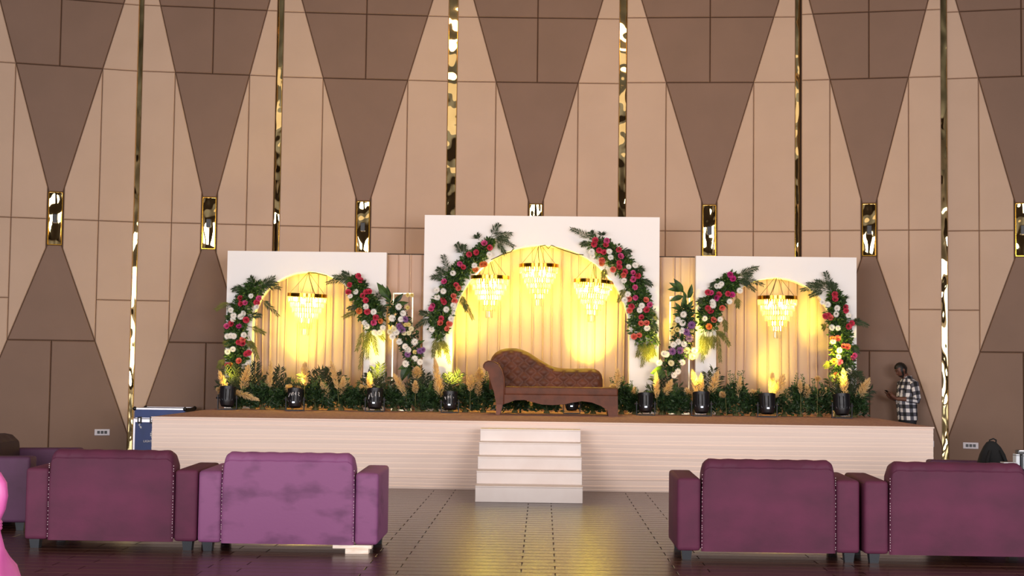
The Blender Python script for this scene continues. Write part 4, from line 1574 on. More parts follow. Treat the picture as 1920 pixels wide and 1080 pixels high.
garland('flower garland standing along the right side of the right arch', (1490, 500, 4.5),
        [(330, 240), (350, 340), (350, 430), (375, 520), (395, 620), (405, 720), (395, 820), (400, 930)], [45, 65, 75, 75, 80, 80, 85, 70],
        [(340, 235, R_), (342, 275, R_), (428, 340, R_), (433, 372, R_), (260, 420, R_), (300, 430, Co), (285, 410, R_), (480, 478, R_), (455, 503, R_), (362, 605, Co), (320, 610, Or), (415, 670, Co), (445, 675, Co), (505, 750, P_), (490, 772, P_),
         (380, 805, P_), (330, 795, Or), (353, 917, Or), (380, 948, Co), (322, 957, P_)],
        wl((357, 350), (348, 400), (235, 300), (278, 320), (313, 515), (365, 517), (375, 705), (370, 760), (455, 410), (325, 630)) + [(460, 885, 'white'), (458, 880, 'white')],
        [((260, 190), (58, 195)), ((260, 190), (110, 145)), ((260, 200), (130, 245)), ((270, 180), (180, 125)), ((300, 220), (262, 48)), ((310, 220), (338, 140)), ((310, 230), (295, 130)), ((450, 450), (612, 495)), ((490, 480), (540, 460)),
         ((490, 640), (530, 720)), ((320, 800), (255, 840), O), ((500, 870), (590, 970)), ((270, 510), (238, 505), O), ((400, 260), (425, 270)), ((470, 900), (560, 900)), ((330, 700), (310, 710), O)], 106)


# gold stands with slanting flower arrangements in the two gaps
def gold_frame(label, corners, y, deep):
    ps = [at(x, yy, y) for x, yy in corners]       # top-left, top-right; legs go down to the stage
    x0, x1, zt = ps[0].x, ps[1].x, (ps[0].z + ps[1].z) / 2
    t = thing('gold_stand', label, 'flower stand', ((x0 + x1) / 2, y, S), 0)
    W, H = x1 - x0, zt - S
    lean = corners[2][0]
    for nm, bx in (('post', (-W / 2 - 0.012, -W / 2 + 0.012, -0.012, 0.012, 0, H)), ('post', (W / 2 - 0.012, W / 2 + 0.012, -0.012, 0.012, 0, H)),
                   ('top_bar', (-W / 2, W / 2, -0.012, 0.012, H - 0.024, H)), ('base_bar', (-W / 2, W / 2, -0.012, 0.012, 0, 0.024)),
                   ('foot', (-W / 2 - 0.012, -W / 2 + 0.012, 0.0, deep, 0, 0.02)), ('foot', (W / 2 - 0.012, W / 2 + 0.012, 0.0, deep, 0, 0.02))):
        MB().box(*bx, 0.003).obj(nm, 'frame_gold', t)
    return t


def big_leaf(parent, p0, p1, rr, wk=0.34, m='leaf_dark'):
    d = p1 - p0
    L = d.length
    d.normalize()
    n = (Vector((0, -1, 0.3)) + rand_dir(rr) * 0.5).normalized()
    s = d.cross(n).normalized()
    n = s.cross(d)
    vs, fs = [], []
    prof = [0.03, 0.55, 0.95, 1.0, 0.8, 0.42, 0.0]
    k = len(prof)
    for i, w_ in enumerate(prof):
        f = i / (k - 1)
        c = p0 + d * L * f + n * (0.10 * L * math.sin(PI * f) - 0.05 * L * f)
        hw = w_ * L * wk / 2
        vs += [c - s * hw + n * hw * 0.35, c, c + s * hw + n * hw * 0.35]
    for i in range(k - 1):
        a = i * 3
        fs += [(a, a + 1, a + 4, a + 3), (a + 1, a + 2, a + 5, a + 4)]
    return raw('leaf', vs, fs, m, parent)


def arrangement(label, crop, path, widths, mums, leaves, seed, y, leafmat):
    ox, oy, sc = crop
    rr = random.Random(seed)

    def W(p, yy=y):
        return at(ox + p[0] / sc, oy + p[1] / sc, yy)
    root_p = W(path[len(path) // 2])
    t = thing('flower_arrangement', label, 'flower arrangement', root_p, 0, 'slanting flower arrangements on gold stands')
    pts = [W(p) - root_p for p in path]
    ws = [w_ / sc / 118.5 for w_ in widths]
    vs, fs = blob_leaves(pts, ws, 700, rr)
    tag(raw('foliage', vs, fs, 'leaf_dark', t), kind='stuff')
    vs, fs = blob_leaves(pts, ws, 260, rr, dep=0.12)
    tag(raw('light_foliage', vs, fs, 'leaf', t), kind='stuff')
    MB().tube([p + Vector((0, 0.03, 0)) for p in pts], 0.02, 6).obj('stem_core', 'stem', t)
    for x, yy, c, k in mums:
        put_flower(t, 'mum', 'mum_' + c, W((x, yy), y - 0.11) - root_p, k * rr.uniform(0.95, 1.1), rr)
    for i, (a, b, *k) in enumerate(leaves):
        big_leaf(t, W(a, y - 0.03) - root_p, W(b, y - 0.08) - root_p, rr, k[0] if k else 0.36, leafmat if (i % 3) else 'leaf')
    return t


YF = 22.28
gold_frame('thin gold rectangular stand in the gap left of the tall panel', [(738, 548.5), (774, 549.5), (0, 0)], YF, 0.25)
gold_frame('thin gold rectangular stand in the gap right of the tall panel', [(1256.5, 555), (1292.5, 556), (0, 0)], YF, 0.25)
c1 = (600, 490, 4.5)
arrangement('white and purple flower arrangement slanting across the left gold stand', c1,
            [(625, 370), (670, 450), (680, 560), (740, 650), (775, 760), (785, 860)], [30, 70, 85, 85, 80, 45],
            [(x, y, 'white', 1.15) for x, y in ((665, 383), (702, 440), (608, 480), (685, 490), (645, 600), (720, 718), (670, 680), (745, 752), (800, 680), (722, 865), (800, 820), (845, 850), (612, 635))]
            + [(x, y, 'cream', 0.95) for x, y in ((750, 605), (590, 595), (710, 605), (625, 575), (770, 570))] + [(x, y, 'yellow', 0.75) for x, y in ((740, 390), (740, 285), (775, 285), (800, 765), (720, 535), (750, 535))]
            + [(x, y, 'purple', 1.15) for x, y in ((720, 490), (680, 565), (668, 545), (740, 785), (868, 750), (842, 758), (700, 582))],
            [((600, 330), (478, 178)), ((600, 330), (562, 205)), ((575, 310), (520, 190)), ((600, 340), (500, 260)), ((585, 330), (580, 235)), ((620, 350), (705, 268)), ((640, 360), (748, 348)), ((600, 360), (540, 322)), ((610, 372), (536, 372)), ((610, 440), (585, 395)),
             ((630, 350), (650, 320)), ((770, 850), (680, 1020), 0.4), ((770, 870), (655, 912)), ((780, 900), (740, 1000)), ((800, 910), (835, 1000)), ((810, 700), (885, 665), 0.3), ((820, 620), (835, 590), 0.3)], 201, 22.2, 'leaf_dark')
c2 = (1210, 500, 4.909)
arrangement('white and lilac flower arrangement with tall leaves on the right gold stand', c2,
            [(370, 390), (380, 480), (350, 600), (340, 700), (280, 820), (215, 920)], [40, 75, 95, 90, 85, 60],
            [(x, y, 'white', 1.1) for x, y in ((350, 440), (298, 490), (340, 520), (335, 590), (260, 720), (303, 692), (355, 715), (170, 805), (195, 805), (130, 885), (265, 1000), (300, 965), (340, 880), (450, 770))]
            + [(x, y, 'cream', 1.15) for x, y in ((380, 770), (235, 890), (430, 825), (405, 665))] + [(x, y, 'yellow', 0.85) for x, y in ((265, 530), (295, 580), (250, 610), (430, 590))]
            + [(x, y, 'purple', 1.3) for x, y in ((428, 540), (378, 600), (320, 770), (250, 780), (405, 660))],
            [((350, 240), (262, 108)), ((345, 230), (220, 145)), ((340, 225), (203, 208)), ((350, 270), (223, 318)), ((390, 290), (430, 158)), ((400, 290), (442, 230)), ((370, 300), (350, 220)), ((330, 410), (275, 328)), ((330, 415), (238, 373)), ((330, 445), (250, 438)),
             ((345, 390), (332, 325)), ((380, 390), (440, 308)), ((390, 430), (468, 430)), ((370, 370), (408, 340)), ((365, 380), (360, 250)), ((180, 930), (45, 985), 0.55), ((180, 960), (120, 1045), 0.55), ((230, 900), (205, 1015), 0.45), ((250, 850), (240, 960), 0.4)], 202, 22.2, 'leaf')

# ------------------------------------------------------------------ spotlights on the stage
def par_can(px, y_px, Y, label, k=1.0, marks=None, led=True, yaw=0.0):
    p = at(px, y_px, Y)
    t = thing('spotlight', label, 'spotlight', (p.x, Y, S), yaw, 'black uplights along the front of the flowers')
    R = 0.118 * k
    H = 0.33 * k
    tilt = Matrix.Translation((0, 0, 0.17 * k)) @ Matrix.Rotation(math.radians(-12), 4, 'X') @ Matrix.Translation((0, 0, -0.17 * k))
    body = MB()
    body.lathe([(0.02, 0.045), (R * 0.72, 0.05), (R * 0.92, 0.10 * k), (R, 0.16 * k), (R, H - 0.03), (R * 1.04, H - 0.02), (R * 1.04, H), (R * 0.9, H), (R * 0.88, H - 0.03), (0.0, H - 0.03)], 20, cap=False)
    body.v = [tilt @ Vector(v) for v in body.v]
    b = body.obj('can_body', 'black_plastic', t, smooth=True, auto=40)
    for a in range(-2, 3):
        fin = MB()
        ang = -PI / 2 + a * 0.42
        c, s = math.cos(ang), math.sin(ang)
        fin.tube([(c * R * 0.98, s * R * 0.98, 0.12 * k), (c * (R + 0.012), s * (R + 0.012), 0.15 * k), (c * (R + 0.012), s * (R + 0.012), H - 0.05)], 0.006, 4)
        fin.v = [tilt @ Vector(v) for v in fin.v]
        fin.obj('cooling_fin', 'black_plastic', b)
    ln = MB().lathe([(0.0, H - 0.025), (R * 0.86, H - 0.025)], 20, cap=False)
    ln.v = [tilt @ Vector(v) for v in ln.v]
    tag(ln.obj('lens', 'lens', t), 'glowing warm yellow lens')
    yk = MB()
    yk.box(-R - 0.026, -R - 0.014, -0.02, 0.02, 0.0, 0.21 * k)
    yk.box(R + 0.014, R + 0.026, -0.02, 0.02, 0.0, 0.21 * k)
    yk.box(-R - 0.026, R + 0.026, -0.03, 0.03, 0.0, 0.012)
    yk.obj('yoke', 'black_metal', t)
    for sx in (-1, 1):
        MB().tube([(sx * R * 0.9, 0, 0.17 * k), (sx * (R + 0.05), 0, 0.17 * k)], 0.016, 8).obj('knob', 'black_plastic', t)
    for yy in (-0.10, 0.10):
        MB().box(-R * 0.9, R * 0.9, yy - 0.012, yy + 0.012, 0.0, 0.012).obj('floor_stand', 'black_metal', t)
    if led:
        q = MB().box(-0.022, 0.012, -R * 0.99, -R * 0.86, 0.098 * k, 0.115 * k)
        q.v = [tilt @ Vector(v) for v in q.v]
        tag(q.obj('display', 'led', t), 'small lit white display')
    if marks:
        mk = MB()
        for st_ in marks:
            pts = []
            for u, v in st_:
                ang = -PI / 2 + u / R * 0.98
                pts.append(tilt @ Vector(((R + 0.006) * math.cos(ang), (R + 0.006) * math.sin(ang), v * k)))
            mk.tube(pts, 0.0042, 4)
        tag(mk.obj('chalk_marks', 'chalk', t), 'white hand-painted letters')
    return t


mV = [(-0.090, 0.200), (-0.062, 0.262), (-0.058, 0.205)], [(-0.055, 0.25), (-0.045, 0.21), (-0.036, 0.26)]
marksA = [[(-0.095, 0.195), (-0.060, 0.255), (-0.056, 0.20)], [(-0.050, 0.25), (-0.036, 0.205), (-0.024, 0.258)], [(-0.010, 0.262), (-0.008, 0.21)], [(0.022, 0.262), (0.024, 0.215)], [(-0.010, 0.236), (0.022, 0.238)], [(0.055, 0.262), (0.078, 0.252), (0.060, 0.228), (0.084, 0.208)]]
marksB = [[(-0.088, 0.165), (-0.078, 0.225), (-0.058, 0.19), (-0.062, 0.245)], [(-0.046, 0.25), (-0.036, 0.195), (-0.018, 0.19)], [(-0.006, 0.192), (0.004, 0.245), (0.018, 0.20), (0.022, 0.262)], [(0.050, 0.258), (0.076, 0.262), (0.082, 0.20)]]
marksC = [[(-0.082, 0.236), (-0.068, 0.205), (-0.050, 0.25)], [(-0.060, 0.205), (-0.064, 0.188)], [(-0.026, 0.25), (-0.024, 0.205)], [(0.006, 0.254), (0.008, 0.21)], [(-0.026, 0.23), (0.006, 0.232)], [(0.045, 0.25), (0.060, 0.225), (0.050, 0.20)]]
CANS = [(426, 768, 21.78, 'black spotlight without lettering at the left end of the flower row', 1.05, None, False),
        (553, 769, 21.72, 'black spotlight with white hand-painted letters below the left chandelier', 1.0, marksA, True),
        (702.5, 772, 21.72, 'black spotlight with white letters in front of left arch panel right leg', 1.05, marksB, True),
        (843.5, 774, 21.72, 'black spotlight with white letters nearest the chaise scrolled arm', 0.95, marksC, True),
        (1072, 777, 22.05, 'black spotlight partly hidden beneath the chaise, right of its middle', 0.9, None, True),
        (1210.5, 777, 21.72, 'black spotlight standing just right of the chaise', 1.0, None, True),
        (1315, 778.5, 21.68, 'black spotlight in front of right arch panel left leg', 1.08, None, True),
        (1438.5, 780, 21.68, 'black spotlight with bright display below the right chandelier', 1.05, None, True),
        (1578.5, 782, 21.62, 'black spotlight at the right end of the flower row', 1.08, None, False)]
BEAM = [90, 330, 260, 560, 900, 260, 420, 200, 560]
AIM = [(432, 640), (572, 640), (705, 600), (858, 630), (1105, 640), (1262, 560), (1285, 560), (1455, 690), (1552, 610)]
for i, (px, py, Y, lab, k, mk, led) in enumerate(CANS):
    t = par_can(px, py, Y, lab, k, mk, led)
    l = bpy.data.lights.new('uplight', 'SPOT')
    l.energy = BEAM[i]
    l.color = (1.0, 0.80, 0.07)
    l.spot_size = math.radians(38)
    l.spot_blend = 1.0
    l.shadow_soft_size = 0.1
    lo = bpy.data.objects.new('uplight', l)
    COL.objects.link(lo)
    lo.location = t.location + Vector((0, 0.07, 0.36 * k))
    tgt = at(AIM[i][0], AIM[i][1], 22.9)
    lo.rotation_euler = (tgt - lo.location).to_track_quat('-Z', 'Y').to_euler()

# ------------------------------------------------------------------ greenery along the stage
def shrub(px, h, wd, label, seed, y=22.05, n=520, m='leaf_dark', m2='leaf', sprigs=3, base=775):
    rr = random.Random(seed)
    p = at(px, base, y)
    t = thing('leafy_shrub', label, 'shrub', (p.x, y, S), 0, 'leafy shrubs along the flower row')
    vs, fs = [], []
    for _ in range(n):
        a = rr.uniform(0, 2 * PI)
        f = rr.random() ** 0.6
        r = wd * math.sqrt(rr.random()) * (1 - 0.45 * f ** 2)
        q = Vector((math.cos(a) * r, math.sin(a) * r * 0.5 - 0.02, h * f * (0.7 + 0.3 * rr.random()) + 0.02))
        d = (Vector((math.cos(a) * 0.7, -0.4 + math.sin(a) * 0.3, 0.5)) + rand_dir(rr) * 0.8).normalized()
        l = rr.uniform(0.05, 0.095)
        leaf_quad(vs, fs, q, d, (Vector((0, -1, 0.6)) + rand_dir(rr) * 0.8).normalized(), l, l * 0.5)
    tag(raw('foliage', vs, fs, m, t), kind='stuff')
    vs, fs = [], []
    for k in range(sprigs):
        a = rr.uniform(-0.5, 0.5)
        x0 = rr.uniform(-wd * 0.6, wd * 0.6)
        hh = h * rr.uniform(1.0, 1.45)
        for q in range(16):
            f = q / 15
            c = Vector((x0 + a * 0.35 * f, -0.05, hh * (0.35 + 0.65 * f)))
            for sg in (-1, 1):
                d = (Vector((sg * 0.9, -0.3, 0.5)) + rand_dir(rr) * 0.35).normalized()
                l = rr.uniform(0.04, 0.07) * (1.1 - 0.5 * f)
                leaf_quad(vs, fs, c, d, Vector((0, -1, 0.5)), l, l * 0.55)
        o = len(vs)
        vs += [Vector((x0 - 0.003, -0.05, 0.05)), Vector((x0 + 0.003, -0.05, 0.05)), Vector((x0 + a * 0.35, -0.05, hh))]
        fs += [(o, o + 1, o + 2)]
    if sprigs:
        tag(raw('sprigs', vs, fs, m2, t), kind='stuff')
    mbs = MB()
    mbs.lathe([(0.05, 0.0), (0.045, 0.02), (0.02, 0.06), (0.008, h * 0.6)], 8)
    mbs.obj('stem', 'stem', t)
    return t


SH_ = [(448, .26, .20, 'dark low shrub beside the leftmost spotlight'),
       (492, .34, .24, 'dense green shrub below the left garland, right of the drooping plume'),
       (530, .30, .20, 'green shrub just left of the lettered spotlight below the left chandelier'),
       (590, .36, .24, 'dense dark shrub just right of the spotlight below the left chandelier'),
       (640, .36, .24, 'dark shrub under the pair of crossed plumes in the left arch'),
       (676, .32, .20, 'dark shrub just left of the spotlight at the left arch panel leg'),
       (740, .34, .24, 'dark shrub at the foot of the left gold stand'),
       (785, .36, .24, 'dark shrub under the leaves of the left slanting arrangement'),
       (817, .30, .18, 'shrub left of the spotlight nearest the chaise'),
       (872, .38, .22, 'bushy shrub right of the spotlight nearest the chaise'),
       (906, .44, .18, 'tall shrub touching the scrolled arm of the chaise'),
       (965, .24, .24, 'low shrub seen under the left half of the chaise'),
       (1025, .24, .22, 'low shrub seen under the middle of the chaise'),
       (1112, .26, .20, 'low shrub seen under the right end of the chaise'),
       (1165, .46, .18, 'tall leafy shrub against the right end of the chaise'),
       (1190, .30, .16, 'shrub left of the spotlight just right of the chaise'),
       (1240, .34, .20, 'shrub under the broad leaves of the right arrangement'),
       (1272, .34, .22, 'shrub at the foot of the right gold stand'),
       (1347, .36, .20, 'shrub right of the spotlight at the right arch panel left leg'),
       (1380, .48, .22, 'tall bushy shrub with twigs in the left half of the right arch'),
       (1412, .32, .20, 'shrub left of the spotlight below the right chandelier'),
       (1470, .30, .20, 'shrub right of the spotlight below the right chandelier'),
       (1500, .46, .22, 'tall twiggy shrub in the right half of the right arch'),
       (1537, .40, .20, 'shrub left of the spotlight at the right end'),
       (1602, .32, .20, 'last shrub at the right end of the flower row')]
for i, (px, h, wd, lab) in enumerate(SH_):
    low = 'under' in lab and 'chaise' in lab and 'seen' in lab
    shrub(px, h, wd, lab, 300 + i, y=22.12 if not low else 22.15, sprigs=0 if low else (5 if h > 0.43 else 3), n=620)


def palm(px, base, spread, hgt, n, label, seed, y=22.18, m='palm'):
    rr = random.Random(seed)
    p = at(px, base, y)
    t = thing('palm_plant', label, 'palm', (p.x, y, S), 0, 'small palms along the flower row')
    MB().lathe([(0.05, 0), (0.045, 0.05), (0.02, 0.10), (0.012, 0.16)], 8).obj('stem', 'stem', t)
    for k in range(n):
        f = (k + 0.5) / n * 2 - 1
        p1 = Vector((spread * f, -0.06 - 0.05 * rr.random(), hgt * (1 - 0.55 * f * f) * rr.uniform(0.85, 1.1)))
        frond_part(t, Vector((0, 0, 0.10)), p1, rr, m, 'palm_frond', leaf=0.20, wid=0.018, n=16, sagk=0.22)
    return t


PAL = [(440, 'left of the left garland foot'), (474, 'with short fan below the left garland'), (520, 'left of the spotlight below the left chandelier'), (592, 'with arching fans right of the left chandelier spotlight'),
       (622, 'left of the crossed plumes in the left arch'), (708, 'behind the spotlight at the left arch panel leg'), (792, 'below the left slanting arrangement'), (845, 'directly behind the spotlight nearest the chaise'),
       (1243, 'between the two plumes below the right arrangement'), (1330, 'behind the spotlight at the right arch panel left leg'), (1570, 'left of the rightmost lit plume'), (1600, 'at the right end beneath the white bloom')]
for i, (px, lab) in enumerate(PAL):
    palm(px, 775, 0.30 if px != 592 else 0.42, 0.66, 6, 'small dark palm ' + lab, 400 + i, y=22.25)

# pampas plumes
def plume_meshes(seed):
    rr = random.Random(seed)
    vs, fs = [], []
    for k in range(300):
        f = rr.random() ** 0.8
        a = rr.uniform(0, 2 * PI)
        r0 = 0.012
        c = Vector((0, 0, f))
        wid = (math.sin(PI * min(1, f * 0.9 + 0.12)) ** 0.7) * 0.085 + 0.012
        out = Vector((math.cos(a), math.sin(a), 0))
        tip = c + out * wid * rr.uniform(0.45, 1.3) + Vector((0, 0, rr.uniform(0.06, 0.20)))
        s = out.cross(Vector((0, 0, 1))).normalized() * rr.uniform(0.007, 0.012)
        b = c + out * r0
        o = len(vs)
        m_ = b.lerp(tip, 0.55) + out * 0.012
        vs += [b, m_ + s, tip, m_ - s]
        fs += [(o, o + 1, o + 2), (o, o + 2, o + 3)]
    return vs, fs


PLM = []
for k in range(3):
    vs, fs = plume_meshes(500 + k)
    me = bpy.data.meshes.new('plume')
    me.from_pydata([tuple(v) for v in vs], [], fs)
    me.materials.append(M['pampas'])
    PLM.append(me)
stm = MB().tube([(0, 0, 0), (0, 0, 1)], 0.0035, 5)
STEM = None
A_, B_, C2, D_, E_, F_ = (400, 680, 9.6), (590, 680, 9.6), (770, 680, 9.818), (1140, 680, 9.6), (1320, 680, 9.6), (1480, 680, 9.6)
PL_ = [(A_, (250, 520), (95, 140), 'pale plume leaning left above the leftmost spotlight'),
       (A_, (215, 510), (45, 470), 'short pale plume lying left over the leftmost spotlight'),
       (A_, (525, 510), (640, 30), 'straw plume leaning right below the left garland'),
       (A_, (350, 500), (830, 680), 'straw plume drooping right beside the leftmost spotlight'),
       (A_, (1015, 480), (1035, -40), 'slim upright plume in the left half of the left arch'),
       (A_, (985, 470), (1010, 230), 'short plume in front of the slim upright one in left arch'),
       (A_, (1645, 420), (1650, -25), 'brightly lit broad plume upright below the left chandelier'),
       (A_, (1410, 530), (1310, 400), 'short lit plume peeking behind the lettered spotlight under the chandelier'),
       (B_, (270, 680), (115, 330), 'leftmost plume of three in the right half of the left arch'),
       (B_, (415, 490), (290, -40), 'tallest plume of three in the right half of the left arch'),
       (B_, (470, 620), (525, 240), 'right plume of the crossed pair in the left arch'),
       (B_, (945, 630), (815, 390), 'lit plume leaning left at the left arch panel leg'),
       (B_, (983, 545), (985, 165), 'lit upright plume in front of the left arch panel leg'),
       (B_, (1645, 620), (1430, 200), 'plume leaning left beside the left gold stand'),
       (B_, (1838, 290), (1842, 60), 'pale plume high under the left slanting arrangement'),
       (B_, (1812, 560), (1808, 310), 'dull plume low under the left slanting arrangement'),
       (C2, (545, 700), (440, -80), 'tall bright yellow-lit plume left of the tall arch opening'),
       (C2, (548, 690), (500, 260), 'lower plume crossing the tall yellow-lit one'),
       (C2, (1098, 530), (1122, 215), 'broad plume left of the chaise, nearer the arch edge'),
       (C2, (1245, 640), (1265, 330), 'lower plume beside the chaise arm'),
       (C2, (1262, 420), (1275, 80), 'upper plume beside the chaise arm'),
       (D_, (170, 480), (180, 100), 'upright plume rising behind the right end of the chaise'),
       (D_, (120, 500), (55, 390), 'short plume just above the right end of the chaise'),
       (D_, (400, 660), (495, 430), 'slim plume leaning right beside the chaise'),
       (D_, (880, 655), (870, 160), 'slim lit plume upright below the broad leaves at right'),
       (D_, (1015, 610), (1150, 300), 'straw plume leaning right against the right gold stand'),
       (D_, (1535, 690), (1395, 450), 'short plume leaning left beside the right arch left leg'),
       (D_, (1595, 590), (1520, 130), 'tall lit plume upright beside the right arch left leg'),
       (D_, (1678, 590), (1678, 195), 'slim plume in front of the right arch left leg'),
       (E_, (115, 610), (255, 140), 'tall lit plume leaning right at the right arch left edge'),
       (E_, (385, 620), (285, 530), 'short tan plume bent left in the right arch'),
       (E_, (600, 660), (660, 230), 'thin grey plume in the left half of the right arch'),
       (E_, (985, 690), (845, 480), 'plume leaning left beside the bright display spotlight'),
       (E_, (1210, 600), (1230, 160), 'upright plume directly above the bright display spotlight'),
       (E_, (1280, 650), (1440, 200), 'broad plume leaning right above the bright display spotlight'),
       (E_, (1335, 815), (1615, 590), 'broad low plume leaning far right in the right arch'),
       (F_, (205, 560), (190, 300), 'dull thin plume left of the upright tan one'),
       (F_, (310, 660), (312, 380), 'upright tan plume in the right half of the right arch'),
       (F_, (415, 790), (670, 450), 'plume leaning right before the twiggy shrub'),
       (F_, (505, 340), (520, 235), 'small plume tip above the twiggy shrub'),
       (F_, (1005, 620), (970, 100), 'bright lit plume upright over the rightmost spotlight'),
       (F_, (1205, 700), (1450, 275), 'straw plume leaning right at the far right end of the row')]
rp = random.Random(77)
for i, ((ox, oy, sc), a, b, lab) in enumerate(PL_):
    y = 21.98 + 0.06 * (i % 3)
    p0, p1 = at(ox + a[0] / sc, oy + a[1] / sc, y), at(ox + b[0] / sc, oy + b[1] / sc, y - 0.02)
    d = p1 - p0
    L = d.length
    foot = Vector((p0.x - d.x * 0.25, y, S))
    t = thing('pampas_plume', lab, 'pampas grass', foot, 0, 'pampas plumes along the stage')
    q = d.to_track_quat('Z', 'Y').to_matrix().to_4x4()
    kx = {0: 0.62, 1: 0.75, 2: 0.9}[i % 3] * (0.75 if 'slim' in lab or 'thin' in lab else 1.0) * (1.25 if 'broad' in lab else 1.0) * 1.0
    inst(PLM[i % 3], 'plume', t, Matrix.Translation(p0 - foot) @ q @ Matrix.Rotation(rp.uniform(0, 6), 4, 'Z') @ Matrix.Diagonal((kx, kx, L * 0.88, 1)))
    s = p0 - foot
    if s.length > 0.02:
        qs = s.to_track_quat('Z', 'Y').to_matrix().to_4x4()
        mtx = qs @ Matrix.Diagonal((1, 1, s.length + 0.03, 1))
        if STEM is None:
            o = stm.obj('stem', 'dry_stalk', t)
            o.matrix_local = mtx
            STEM = o.data
        else:
            inst(STEM, 'stem', t, mtx)

# ------------------------------------------------------------------ the man with a phone
mp_ = at(1701, 790, 23.25)
man = thing('person', 'man with dark hair in black and white checked shirt looking down at a phone', 'person', (mp_.x, 23.25, 0), math.radians(-72))
HC = Vector((0, -0.112, 1.632))
HROT = Matrix.Rotation(math.radians(27), 4, 'X')


def head_pt(u, v, k=1.0):
    """u longitude (0 = face, -Y), v latitude -1..1"""
    lat = v * PI / 2
    cx_, sz = math.cos(lat), math.sin(lat)
    x, y, z = math.sin(u) * cx_, -math.cos(u) * cx_, sz
    p = Vector((x * 0.076, y * 0.096 + 0.006, z * 0.118))
    if z < 0:                                   # jaw narrows, chin comes forward
        p.x *= 1 - 0.30 * (-z) ** 1.2
        if y > 0:
            p.y *= 1 - 0.45 * (-z)
        else:
            p.y -= 0.010 * (-z) ** 2
    fr = max(0, -y)
    nose = math.exp(-((x / 0.17) ** 2) - ((z + 0.10) / 0.20) ** 2) * (1 if y < 0 else 0)
    p.y -= 0.026 * nose * (0.5 + 0.5 * (1 - min(1, max(0, (z + 0.2) / 0.5))))
    brow = math.exp(-((z - 0.20) / 0.10) ** 2) * fr * math.exp(-(x / 0.6) ** 2)
    p.y -= 0.005 * brow
    for sx in (-1, 1):
        eye = math.exp(-(((x - sx * 0.40) / 0.18) ** 2) - ((z - 0.05) / 0.09) ** 2) * (1 if y < 0 else 0)
        p.y += 0.009 * eye
    lip = math.exp(-((x / 0.28) ** 2) - ((z + 0.48) / 0.06) ** 2) * (1 if y < 0 else 0)
    p.y -= 0.006 * lip
    p *= k
    return HC + (HROT @ p)


def closed_rings(n, fn, m):
    return [[fn(k / n, j / m) for k in range(n)] for j in range(m + 1)]


body = MB()
body.loft([[head_pt(2 * PI * k / 36, -0.985 + 1.97 * j / 26) for k in range(36)] for j in range(27)])
for sx in (-1, 1):                              # ears
    ring = []
    for j, (o, r) in enumerate(((0, 0.5), (0.35, 1), (0.8, 0.85), (1, 0.3))):
        ring.append([HC + (HROT @ Vector((sx * (0.070 + 0.018 * o), 0.012 + r * 0.018 * math.cos(a), 0.004 + r * 0.031 * math.sin(a)))) for a in [2 * PI * q / 10 for q in range(10)]])
    body.loft(ring)
body.tube([(0, 0.02, 1.42), (0, 0.0, 1.49), (0, -0.04, 1.55), (0, -0.072, 1.61)], [0.075, 0.060, 0.056, 0.056], 14)


def ell(cy, a, b, z, n=28, pw=0.85):
    return [(a * math.copysign(abs(math.cos(2 * PI * k / n)) ** pw, math.cos(2 * PI * k / n)), cy + b * math.copysign(abs(math.sin(2 * PI * k / n)) ** pw, math.sin(2 * PI * k / n)), z) for k in range(n)]


TORSO = [(0.01, 0.165, 0.110, 0.86), (0.0, 0.170, 0.118, 0.95), (-0.012, 0.166, 0.128, 1.06), (-0.016, 0.168, 0.134, 1.15), (-0.006, 0.178, 0.128, 1.26), (0.004, 0.186, 0.120, 1.36), (0.012, 0.178, 0.100, 1.43), (0.016, 0.130, 0.078, 1.475), (0.012, 0.07, 0.062, 1.50)]
body.loft([ell(*t) for t in TORSO])
PHC = Vector((0.0, -0.335, 1.265))
E2 = Vector((0, -0.8, 0.6))
EN = Vector((0, 0.6, 0.8))
E1 = Vector((1, 0, 0))
ARMS = {}
for sx in (-1, 1):
    sh, el = Vector((sx * 0.190, 0.012, 1.415)), Vector((sx * 0.240, 0.035, 1.165))
    wr = PHC - E2 * 0.135 + E1 * sx * 0.066 - EN * 0.012
    ARMS[sx] = (sh, el, wr)
    body.tube([sh + Vector((-sx * 0.05, 0, 0.0)), sh, sh.lerp(el, 0.5), el, el.lerp(wr, 0.35), el.lerp(wr, 0.75), wr], [0.036, 0.054, 0.047, 0.042, 0.043, 0.033, 0.027], 14)
    pc = PHC + E1 * sx * 0.056 - E2 * 0.062 - EN * 0.016
    body.tube([wr, wr.lerp(pc, 0.5), pc, pc + E2 * 0.045], [0.026, 0.029, 0.032, 0.024], 12)
    for k in range(4):
        o = -0.030 + 0.023 * k
        r0 = 0.0088 if k < 3 else 0.0075
        lg_ = (0.9, 1.0, 0.95, 0.75)[k]
        body.tube([pc + E2 * (0.004 + 0.008 * k), PHC + E1 * sx * 0.058 + E2 * o - EN * 0.010, PHC + E1 * sx * (0.050) + E2 * (o + 0.004) - EN * 0.020, PHC + E1 * sx * (0.040 - 0.028 * lg_) + E2 * (o + 0.008) - EN * 0.019], [0.010, r0, r0, r0 * 0.85], 8)
    body.tube([pc + EN * 0.006 - E2 * 0.01, PHC + E1 * sx * 0.058 - E2 * 0.035 + EN * 0.010, PHC + E1 * sx * 0.040 - E2 * 0.005 + EN * 0.015, PHC + E1 * sx * 0.026 + E2 * 0.010 + EN * 0.013], [0.013, 0.0115, 0.0105, 0.008], 8)
